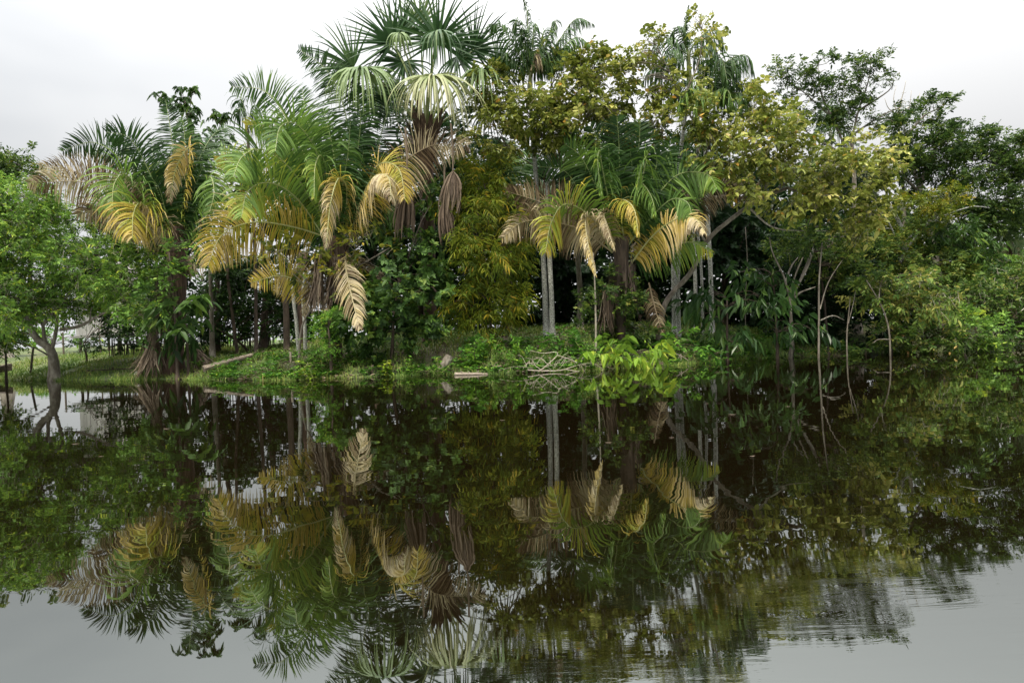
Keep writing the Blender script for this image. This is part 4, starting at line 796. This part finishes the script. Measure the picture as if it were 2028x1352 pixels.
shrub('bushy leaves crowning the stem of the left feather palm', 350, 18.4, [(335, 500, 34, 22), (365, 520, 30, 22), (320, 540, 34, 30), (375, 485, 20, 12), (310, 590, 40, 40, -.3), (280, 630, 34, 34, -.3)], 'fresh', .14, .42, cat='vine', name='leafy_vine', seed=97, cover=1.8, vb=-.16)
shrub('round dark bush in front of the grey plank house', 172, 23.0, [(165, 680, 30, 14), (185, 675, 20, 12), (240, 640, 20, 30)], 'deep', .11, .45, seed=98, cover=2.4, vb=.1)
shrub('dark bush between the grey plank house and the stake fence', 237, 24.0, [(238, 625, 26, 28), (232, 655, 24, 20)], 'shade', .14, .5, seed=99, cover=2.2)
shrub('far yellow green bush at the edge of the field on the left', 110, 48, [(100, 664, 40, 10), (60, 668, 40, 9), (150, 668, 30, 8), (20, 672, 40, 9)], 'weed', .28, .5, seed=100, cover=2.4, vb=.1)
shrub('far green bushes seen through the stake fence', 520, 50, [(440, 666, 40, 8), (500, 664, 40, 9), (560, 662, 40, 10), (620, 660, 40, 10)], 'weed', .28, .5, seed=101, cover=2.2)
shrub('leafy branch hanging low at the left edge of the picture', 10, 20.5, [(15, 675, 24, 22), (-10, 680, 30, 26), (35, 680, 16, 14)], 'fresh', .13, .42, seed=102, cover=1.8)

# ---------------- thin trunks
def poles(name, label, cat, D, lst, bark, seed, r=(.05, .02), group=None, twigs=None):
    rs = np.random.default_rng(seed); P0 = [at(q[0], q[1], D) for q in lst[0]]
    gz = float(ground_z(P0[0][0], D)); o = np.array([P0[0][0], D, gz]); t_ = thing(name, label, cat, o, group); m = M(); S0 = []
    for i, l in enumerate(lst):
        P = [at(q[0], q[1], D + .15 * i * (-1) ** i * (j / max(1, len(l) - 1))) for j, q in enumerate(l)]
        if i == 0: P[0] = np.array([P[0][0], D, gz - .1])
        rr = r if i == 0 else (r[1] * 1.15, r[1] * .45)
        S0 += list(tube(m, P, rr[0], rr[1], 8, None, rs.uniform(.4, .6), 0, rs=rs))
    m.build('trunk', bark, t_, smooth=True)
    if twigs:
        m = M(); crown(m, twigs, D, .12, .42, cover=1.9, per=7, rs=rs, vb=.05); m.build('crown', LM['airy'], t_)
    return t_
poles('thin_tree', 'straight thin white trunk standing in the water', 'tree', 17.9, [[(1620, 706), (1622, 640), (1622, 560), (1628, 480)], [(1624, 612), (1640, 560), (1668, 515)], [(1623, 635), (1650, 625), (1672, 634)]], BARK, 1, (.034, .018), twigs=[(1630, 470, 34, 22), (1670, 505, 26, 18), (1640, 500, 20, 14)])
poles('thin_tree', 'thinnest white trunk in the water between its straighter and its bent neighbours', 'tree', 18.2, [[(1678, 704), (1677, 670), (1680, 630), (1684, 590)], [(1680, 640), (1690, 600), (1695, 570)]], BARK, 2, (.024, .014), twigs=[(1688, 575, 30, 22)])
poles('thin_tree', 'bent thin white trunk at the left side of the sunlit shrub', 'tree', 17.8, [[(1763, 704), (1762, 670), (1755, 630), (1740, 595), (1716, 555)], [(1762, 672), (1740, 672), (1728, 680)], [(1740, 595), (1745, 560), (1760, 545)]], BARK, 3, (.028, .014), twigs=[(1716, 545, 34, 18), (1755, 545, 20, 12)])
poles('thin_tree', 'thin tree forking into a fan of pale stems above the water', 'tree', 18.3, [[(1563, 708), (1568, 670), (1565, 600), (1572, 580), (1598, 530), (1612, 490)], [(1565, 598), (1553, 550), (1530, 500), (1524, 470)], [(1566, 600), (1590, 540), (1606, 500)], [(1568, 598), (1584, 580), (1615, 568)], [(1556, 560), (1566, 530), (1580, 510)], [(1562, 590), (1575, 545), (1590, 510)], [(1570, 665), (1572, 690), (1570, 708)]], BARK, 4, (.06, .03), twigs=[(1605, 485, 36, 22), (1530, 470, 30, 20), (1570, 500, 24, 14)])
poles('sapling', 'thin straight pale sapling stem left of the feather palm right of centre', 'tree', 16.9, [[(1180, 700), (1180, 640), (1178, 560), (1174, 500)]], TWIG, 5, (.03, .016), twigs=[(1185, 570, 22, 14), (1170, 610, 18, 10)])
poles('thin_tree', 'left one of two grey leaning trunks below the small golden frond', 'tree', 19.0, [[(591, 676), (587, 640), (582, 600), (580, 560)]], PALEBARK, 6, (.06, .05))
poles('thin_tree', 'right one of two grey trunks below the small golden frond', 'tree', 19.0, [[(604, 672), (603, 630), (600, 590), (604, 540)]], PALEBARK, 7, (.06, .05))
poles('thin_tree', 'dark trunk in front of the stake fence', 'tree', 22.5, [[(431, 672), (430, 600), (432, 520), (440, 440)]], DARKBARK, 8, (.10, .08))
poles('thin_tree', 'slanting grey trunk rising to the golden frond on the left', 'tree', 21.5, [[(470, 676), (460, 620), (452, 560), (450, 520), (446, 470)]], DARKBARK, 9, (.06, .045))
poles('thin_tree', 'dark trunk standing just left of the two grey trunks', 'tree', 20.5, [[(567, 668), (566, 600), (560, 540)]], DARKBARK, 10, (.11, .09))
poles('thin_tree', 'red brown trunk behind the two grey trunks', 'tree', 21.0, [[(596, 668), (598, 600), (600, 500)]], BROWNBARK, 11, (.16, .14))
poles('thin_tree', 'thin white trunk at the foot of the leaning tree in deep shade', 'tree', 20.3, [[(1392, 660), (1391, 600), (1388, 520), (1380, 440)]], PALEBARK, 12, (.05, .04))
poles('vine', 'long thin vine hanging in the shade under the leaning tree', 'vine', 19.6, [[(1478, 690), (1476, 600), (1480, 520), (1476, 450)]], BARK, 13, (.012, .012))

# ================================================================== HOUSE, FENCES
DH = 28.0; s_ = DH / F_PX
xl, xr = at(150, 640, DH)[0], at(272, 640, DH)[0]; zb = at(205, 663, DH)[2]; zt = zb + 2.3; gz = float(ground_z((xl + xr) / 2, DH))
h = thing('plank_house', 'grey weathered plank house on short stilts half hidden behind the bright tree', 'house', ((xl + xr) / 2, DH + 1.6, gz))
m = M(); rs = np.random.default_rng(1); x = xl; xd0, xd1 = at(206, 640, DH)[0], at(224, 640, DH)[0]
while x < xr - .02:
    w_ = min(rs.uniform(.13, .19), xr - x)
    if not (xd0 - .02 < x + w_ / 2 < xd1 + .02): box(m, (x + w_ / 2, DH + rs.uniform(-.008, .008), (zb + zt) / 2 + rs.uniform(-.02, .02)), (w_ - .012, .03, zt - zb), rs.uniform(.6, 1))
    x += w_
for xx in (xl, xr):
    y = DH + .05
    while y < DH + 3.2: box(m, (xx, y + .08, (zb + zt) / 2), (.03, .15, zt - zb), rs.uniform(.3, .7)); y += .165
box(m, ((xl + xr) / 2, DH + 3.22, (zb + zt) / 2), (xr - xl, .03, zt - zb), .5)
m.build('plank_wall', PLANK, h)
m = M(); 
for k in range(3): box(m, (xd0 + (k + .5) * (xd1 - xd0) / 3, DH + .06, zb + 1.0), ((xd1 - xd0) / 3 - .012, .03, 2.0), .12)
m.build('door', PLANK, h)
m = M(); box(m, ((xl + xr) / 2, DH + 1.6, zb - .06), (xr - xl + .3, 3.5, .09), .35); m.build('floor_deck', PLANK, h)
for xx in (xl + .1, (xl + xr) / 2, xr - .1):
    for yy in (DH + .1, DH + 3.0):
        m = M(); tube(m, [(xx, yy, gz - .2), (xx, yy, zb - .1)], .06, .055, 8, 3, .4); m.build('stilt', STAKE, h)
m = M(); xm = (xl + xr) / 2; zr = zt + 1.0
for sg in (-1, 1):
    a = [(xm, DH - .5, zr), (xm + sg * (xr - xl) * .62, DH - .5, zt - .15), (xm + sg * (xr - xl) * .62, DH + 3.7, zt - .15), (xm, DH + 3.7, zr)]
    b = [(p_[0], p_[1], p_[2] + .05) for p_ in a]
    m.add(a + b, [(0, 1, 2, 3), (4, 7, 6, 5), (0, 4, 5, 1), (1, 5, 6, 2), (2, 6, 7, 3), (3, 7, 4, 0)], .4)
m.build('roof', TIN, h)
def stake_fence(label, px0, px1, D, n, hgt, seed, rails=2):
    rs = np.random.default_rng(seed); f0 = foot(px0, D); f1_ = foot(px1, D); t_ = thing('stake_fence', label, 'fence', (f0 + f1_) / 2)
    for i in range(n):
        u = (i + rs.uniform(-.3, .3)) / (n - 1); b = f0 + (f1_ - f0) * u; b[2] = float(ground_z(b[0], b[1])) - .1
        m = M(); tube(m, [b, b + np.array([rs.normal() * .05, rs.normal() * .03, hgt * rs.uniform(.8, 1.1)])], .022 * rs.uniform(.7, 1.5), .015, 4, 3, rs.uniform(.3, .7)); m.build('stake', STAKE, t_)
    for k in range(rails):
        z = hgt * (.45 + .35 * k); m = M(); tube(m, [f0 + UP * z, (f0 + f1_) / 2 + UP * (z + .03), f1_ + UP * z], .025, .02, 4, 7, .4); m.build('rail', STAKE, t_)
stake_fence('fence of thin dark stakes behind the trunks between the two left feather palms', 400, 545, 24.5, 44, 1.1, 1)
stake_fence('short fence of dark crooked stakes beside the grey plank house', 219, 268, 24.0, 15, 1.0, 2)

# ================================================================== LOGS, DRIFTWOOD, LITTER
def log(name, label, cat, D0, D1, p0, p1, r0, r1, mat, seed, lift=0.0, sub=None):
    rs = np.random.default_rng(seed); a, b = at(*p0, D0), at(*p1, D1); m = M()
    mid = (a + b) / 2 + rs.normal(size=3) * .02
    tube(m, [a, mid, b], r0, r1, 8, 14, .6, 0, rs=rs)
    for k in range(2):
        u = rs.uniform(.3, .8); q = a * (1 - u) + b * u; tube(m, [q, q + np.array([rs.normal() * .1, -.05, .10])], .02, .012, 6, 3, .5)
    return tag(m.build(name, mat, None, smooth=False, origin=(a + b) / 2), label, cat)
zz = lambda px, D, up: None
def ground_log(label, pxa, Da, pxb, Db, r0, r1, mat, seed, upa=.06, upb=.08, name='fallen_log', cat='log'):
    a = foot(pxa, Da); b = foot(pxb, Db); rs = np.random.default_rng(seed)
    a = np.array([a[0], a[1], max(a[2], 0) + upa]); b = np.array([b[0], b[1], max(b[2], 0) + upb]); m = M()
    tube(m, [a, (a + b) / 2 + rs.normal(size=3) * .02, b], r0, r1, 8, 16, .38, 0, rs=rs)
    for k in range(3):
        u = rs.uniform(.2, .85); q = a * (1 - u) + b * u; tube(m, [q, q + np.array([rs.normal() * .08, -.05, .09])], .018, .01, 6, 3, .5)
    return tag(m.build(name, mat, None, origin=(a + b) / 2), label, cat)
ground_log('grey fallen log lying slantwise on the left of the bank', 404, 18.3, 500, 19.3, .105, .07, DRIFT, 1, .13, .16)
ground_log('dark rotten log tucked behind the grey fallen log', 384, 18.7, 470, 19.5, .06, .05, DARKBARK, 2, .05, .06)
ground_log('pale plank like log lying at the waterline below the stump', 902, 15.9, 972, 15.8, .055, .03, DRIFT, 3, .02, .0)
ground_log('short dark branch lying on the bank right of the bamboo', 1060, 17.3, 1090, 17.9, .035, .03, BROWNBARK, 4, .05, .1)
ground_log('thin brown stick lying in the shaded grass near the water on the left', 170, 20.6, 330, 20.2, .022, .015, DARKBARK, 5, .04, .03, 'stick', 'stick')
# stump
f = foot(886, 16.7); m = M(); rs = np.random.default_rng(3)
tube(m, [f + np.array([-.12, 0, -.1]), f + np.array([-.02, 0, .12]), f + np.array([.09, .02, .33])], .17, .11, 10, 7, .5, 0, rs=rs)
tag(m.build('tree_stump', BARK, None, origin=f), 'small leaning grey stump on the bank under the dark shrub', 'stump')
m = M(); th = rs.uniform(-.5, .5, 60); c = foot(880, 16.5)
P = c + rs.normal(size=(60, 3)) * np.array([.32, .15, .02]) + UP * .08
d = np.stack([np.cos(th), np.sin(th) * .5, rs.normal(size=60) * .06], 1)
cl = np.stack([P - d * .25, P, P + d * .25], 1); ribbons(m, cl, norm(np.cross(d, UP)), np.tile([[.01, .018, .008]], (60, 1)), rs.uniform(.3, .9, 60))
o = tag(m.build('dead_frond_pile', STRAW, None, origin=c), 'pile of dead brown frond pieces below the stump', 'frond litter')
for (lb, px, D, n_, sx_) in [('heap of dry pale fronds right of the short white post', 625, 17.2, 160, .45), ('scatter of dead leaves and sticks behind the grey fallen log', 530, 17.3, 140, .5)]:
    c = foot(px, D); m = M(); rs = np.random.default_rng(px); th = rs.uniform(-.2, 1.0, n_)
    P = c + rs.normal(size=(n_, 3)) * np.array([sx_, .35, .05]) ; P[:, 2] = ground_z(P[:, 0], P[:, 1]) + rs.uniform(.03, .22, n_)
    d = np.stack([np.cos(th), rs.normal(size=n_) * .3, np.sin(th) * .5], 1); cl = np.stack([P - d * .22, P, P + d * .22 - UP * .05], 1)
    ribbons(m, cl, norm(np.cross(d, UP)), np.tile([[.01, .022, .008]], (n_, 1)), rs.uniform(.35, 1, n_)); tag(m.build('dead_frond_pile', STRAW, None, origin=c), lb, 'frond litter')
c = foot(700, 16.6); m = M(); rs = np.random.default_rng(41); n_ = 2600
x_ = rs.uniform(-10, 6, n_); e_ = np.interp(x_, _sx, _sd); y_ = e_ + rs.uniform(-.05, 1, n_) ** 2 * 4.5; P = np.stack([x_, y_, np.maximum(ground_z(x_, y_), 0) + rs.uniform(.01, .06, n_)], 1)
d = np.stack([rs.normal(size=n_), rs.normal(size=n_), rs.normal(size=n_) * .2], 1)
leaves(m, P, d, np.tile(UP, (n_, 1)) + rs.normal(size=(n_, 3)) * .4, rs.uniform(.06, .16, n_), .5, rs.uniform(.1, .95, n_), .3, 0)
g_ = m.build('leaf_litter', STRAW); g_['kind'] = 'stuff'; tag(g_, 'scattered dead brown leaves lying on the river bank', 'leaf litter')
# posts
def post(label, px, D, hgt, r, lean, mat):
    f = foot(px, D); m = M(); tube(m, [f - UP * .2, f + UP * hgt * .5 + np.array([lean * .5, 0, 0]), f + UP * hgt + np.array([lean, 0, 0])], r, r * .85, 8, 6, .7, 0)
    tag(m.build('wooden_post', mat, None, origin=f), label, 'post')
post('short pale post standing alone on the bank left of the dry fronds', 577, 17.6, .34, .035, 0, DRIFT)
post('dark leaning stake behind the trunk of the bright tree', 60, 21.6, .95, .04, .16, STAKE)
post('thin dark upright stake in front of the plank house', 201, 25.5, 1.1, .03, -.05, STAKE)
post('dark upright stake on the lawn left of the plank house', 127, 26.5, 1.0, .04, 0, STAKE)
# bleached branch
c0 = at(1075, 735, 15.7); D = 15.7
m = M(); rs = np.random.default_rng(8)
A = lambda x, y, d=0: at(x, y, D + d)
for pts, r0, r1 in [([A(1066, 736), A(1082, 724), A(1104, 703), A(1100, 697), A(1075, 699), A(1050, 694)], .028, .008), ([A(1104, 703), A(1130, 712), A(1160, 724), A(1180, 722)], .018, .006),
   ([A(1045, 732), A(1070, 734), A(1110, 733), A(1148, 722), A(1175, 720), A(1196, 732)], .028, .010), ([A(1120, 731), A(1150, 736), A(1180, 737), A(1196, 732)], .02, .008), ([A(1070, 731), A(1050, 718), A(1040, 722), A(1036, 731)], .015, .006),
   ([A(1150, 722), A(1158, 735), A(1162, 724), A(1176, 731)], .014, .006), ([A(1085, 722), A(1070, 708), A(1054, 712)], .014, .005), ([A(1120, 712), A(1112, 725), A(1100, 735)], .012, .005)]: tube(m, pts, r0 * .5, r1 * .5, 6, None, .7, 0, rs=rs)
for k in range(34):
    b = A(rs.uniform(1040, 1185), rs.uniform(716, 735), rs.uniform(-.25, .3)); e_ = b + np.array([rs.normal() * .28, rs.normal() * .15, rs.uniform(-.05, .26)])
    tube(m, [b, (b + e_) / 2 + UP * rs.uniform(.02, .12), e_], .005, .002, 4, 6, rs.uniform(.4, .9), 0, cap=False)
tag(m.build('driftwood_branch', DRIFT, None, origin=c0), 'bleached bare branch tangled at the waterline right of centre', 'driftwood')
m = M()
D = 17.0
for pts in [[A(1338, 700), A(1350, 705), A(1364, 716), A(1352, 728)], [A(1340, 716), A(1350, 700), A(1345, 728)], [A(1338, 722), A(1350, 712), A(1342, 702)]]: tube(m, pts, .012, .006, 6, None, .6, 0)
tag(m.build('driftwood_branch', DRIFT, None, origin=at(1350, 715, D)), 'small bent grey branch poking from the water below the right pair of trunks', 'driftwood')
# dugout at the left edge
c = foot(-58, 22.4); m = M(); n = 14; u = np.linspace(-1, 1, n)
hull = []
for sgn in (1, .86):
    for q in (-1, -.6, 0, .6, 1):
        w_ = .28 * (1 - np.abs(u) ** 2.5) * sgn
        hull.append(np.stack([c[0] + u * 1.5 * (1 if sgn == 1 else .96), c[1] + q * w_, c[2] + .05 + .22 * abs(q) ** 1.5 + .10 * u ** 4 + (.03 if sgn < 1 else 0)], 1))
H_ = np.array(hull); idx = lambda r_, k: r_ * n + k; fs = []
for r_ in (0, 1, 2, 3, 5, 6, 7, 8):
    for k in range(n - 1): fs.append((idx(r_, k), idx(r_, k + 1), idx(r_ + 1, k + 1), idx(r_ + 1, k)))
for a_, b_ in ((0, 5), (4, 9)):
    for k in range(n - 1): fs.append((idx(a_, k), idx(a_, k + 1), idx(b_, k + 1), idx(b_, k)))
m.add(H_.reshape(-1, 3), fs, .3); tag(m.build('dugout_canoe', STAKE, None, origin=c), 'end of a dark wooden canoe pulled up on the sand at the left edge', 'canoe')
# scrap of litter and floating leaves
f = foot(272, 19.25); m = M(); box(m, f + UP * .07, (.12, .05, .08), .95, tilt=(.5, .2)); box(m, f + UP * .05 + np.array([.08, 0, 0]), (.07, .06, .05), .9, tilt=(.7, .4), rz=.5)
tag(m.build('litter_scrap', PLANK, None, origin=f), 'small white scrap of litter at the water edge below the left palm', 'litter')
rs = np.random.default_rng(77); src = None
for i in range(13):
    px, py = [(860, 829), (995, 833), (1205, 878), (200, 905), (330, 850), (150, 880), (270, 790), (940, 790), (1400, 800), (1490, 905), (1560, 806), (1330, 868), (1450, 822), (1700, 735), (1735, 730), (430, 935), (520, 960), (700, 905), (1120, 1010), (1600, 960), (640, 1010), (1010, 770)][i]
    hz = 657 - .035 * (px - 1014); Dl = 1.05 * F_PX / (py - hz); c = at(px, py, Dl); c[2] = .006
    if src is None:
        m = M(); k = np.linspace(0, 1, 6)
        for row in range(1):
            wv = .022 * np.sin(np.pi * np.clip(k, .03, .97)); L_ = np.stack([k * .13 - .065, -wv, .004 + .012 * (k - .5) ** 2 * 4], 1); C_ = np.stack([k * .13 - .065, k * 0, .0 + .012 * (k - .5) ** 2 * 4], 1); R_ = np.stack([k * .13 - .065, wv, .004 + .012 * (k - .5) ** 2 * 4], 1)
            V = np.concatenate([L_, C_, R_]) * np.array([1, 1, .35]); fs = [(r_ * 6 + j, r_ * 6 + j + 1, (r_ + 1) * 6 + j + 1, (r_ + 1) * 6 + j) for r_ in (0, 1) for j in range(5)]
        m.add(V, fs, .45); src = m.build('floating_leaf', STRAW); o = src
    else: o = src.copy(); C.objects.link(o)
    o.location = [float(q) for q in c]; o.rotation_euler = (0, 0, rs.uniform(-.5, .5)); s2 = rs.uniform(.35, .8); o.scale = (s2, s2, s2)
    tag(o, 'narrow pale fallen leaf floating on the dark water', 'leaf', 'fallen leaves floating on the water')

# ================================================================== GRASS AND GROUND COVER
rs = np.random.default_rng(99)
def scatter(n, x0, x1, d0, d1, keepf=None):
    x = rs.uniform(x0, x1, n); e_ = np.interp(x, _sx, _sd) + .16 * np.sin(x * 2.3) + .1 * np.sin(x * 5.1 + 1); y = e_ + d0 + (d1 - d0) * rs.random(n) ** 1.4
    z = ground_z(x, y); return np.stack([x, y, z], 1)
P = scatter(60000, -19, 11, -.25, 7.5); nn = hnoise(P[:, 0] * 1.9, P[:, 1] * 1.7); P = P[nn + rs.normal(size=len(P)) * .5 > -.45]; n = len(P)
m = M(); lean = rs.normal(size=(n, 3)) * np.array([.45, .45, 0]); hh = (rs.uniform(.05, .17, n) + .12 * (rs.random(n) > .93))[:, None]
P[:, 2] = np.maximum(P[:, 2], -.04)
cl = np.stack([P, P + (UP + lean * .5) * hh * .55, P + (UP * .85 + lean) * hh], 1)
ribbons(m, cl, norm(np.stack([np.ones(n), rs.normal(size=n) * .7, np.zeros(n)], 1)), np.tile([[.02, .016, .004]], (n, 1)), np.clip(.5 + .16 * hnoise(P[:, 0], P[:, 1]) + rs.normal(size=n) * .18, 0, 1))
GR = ramp_mat('grass_blade', [(0, (.02, .06, .008)), (.5, (.12, .21, .026)), (.8, (.26, .31, .06)), (1, (.30, .25, .09))], .7, .2)
g_ = m.build('grass', GR); g_['kind'] = 'stuff'; tag(g_, 'short green grass with dry blades covering the river bank', 'grass')
P = scatter(12000, -9, 11, -.15, 2.0); nn = hnoise(P[:, 0] * 2.7 + 5, P[:, 1] * 2.3); P = P[(nn > -.15) & (rs.random(len(P)) > .25) & ~((P[:, 0] > -4.1) & (P[:, 0] < -1.4) & (P[:, 1] > 16.9))]; n = len(P); m = M(); P[:, 2] = np.maximum(P[:, 2], 0) + rs.uniform(.03, .16, n)
per = 5; th = rs.uniform(0, 6.28, (n, per)); ld = np.stack([np.cos(th), np.sin(th), rs.uniform(.1, .9, (n, per))], -1)
leaves(m, np.repeat(P, per, 0), ld.reshape(-1, 3), np.tile(UP, (n * per, 1)) + rs.normal(size=(n * per, 3)) * .3, rs.uniform(.05, .11, n * per), .5, np.clip(np.repeat(rs.normal(.36, .24, n), per), 0, 1), .2, .2)
g_ = m.build('ground_cover', LM['weed']); g_['kind'] = 'stuff'; tag(g_, 'low leafy weeds creeping over the river bank', 'ground cover')
wl = [('light green weed tuft at the foot of the heap of dry fronds', 640, 16.6), ('bright broad leaf weed at the water edge left of centre', 618, 16.0), ('green weed tuft in front of the grey fallen log', 440, 17.9), ('weed tuft at the water edge between log and dry fronds', 500, 17.2),
 ('single small sapling with round leaves at the waterline under the dark shrub', 772, 16.2), ('thin weed on the bank below the dark shrub', 812, 16.6), ('feathery weed leaning over the water left of the pale log', 870, 16.0), ('leafy weed behind the pale log', 985, 16.4),
 ('leafy weed left of the bleached branch', 1005, 16.2), ('weed clump behind the bleached branch', 1105, 16.5), ('weed clump right of the bleached branch', 1165, 16.5), ('weed under the small golden frond', 560, 18.3), ('weed tuft in the shade behind the short white post', 545, 18.8),
 ('weed tuft beside the dead skirt of the left feather palm', 390, 18.9), ('yellow green weed below the right pair of trunks', 1325, 17.1), ('pale weed at the water edge beside the thin sapling stem', 1215, 16.9), ('weed tuft in the shade at the foot of the bamboo', 975, 17.0), ('weed tuft on the left of the heap of dry fronds', 600, 17.0)]
for i, (lb, px, D) in enumerate(wl):
    f = foot(px, D); f[2] = max(f[2], 0); t_ = thing('bank_plant', lb, 'plant', f, 'small leafy plants along the bank'); big = i in (1, 4)
    rr = np.random.default_rng(300 + i); ms = M(); ml = M()
    for k in range(rr.integers(4, 8)):
        e_ = f + np.array([rr.normal() * .16, rr.normal() * .1, rr.uniform(.22, .5)]); b = f + np.array([rr.normal() * .05, 0, -.03]); S = tube(ms, [b, (b + e_) / 2 + rr.normal(size=3) * .02, e_], .007, .003, 4, 6, .5, cap=False)
        q = S[rr.integers(1, 6, 14)]; th = rr.uniform(0, 6.28, 14); ld = np.stack([np.cos(th), np.sin(th), rr.uniform(-.1, .6, 14)], 1)
        leaves(ml, q, ld, np.tile(UP, (14, 1)), rr.uniform(.07, .13, 14) * (1.5 if big else 1), .45, np.clip(rr.normal(.5, .2, 14), 0, 1), .2, .35)
    ms.build('stem', RACH, t_); ml.build('foliage', LM['lime' if big else 'weed'], t_)
print('OBJECTS', len(bpy.data.objects), 'FACES', sum(len(o.data.polygons) for o in bpy.data.objects if o.type == 'MESH'))
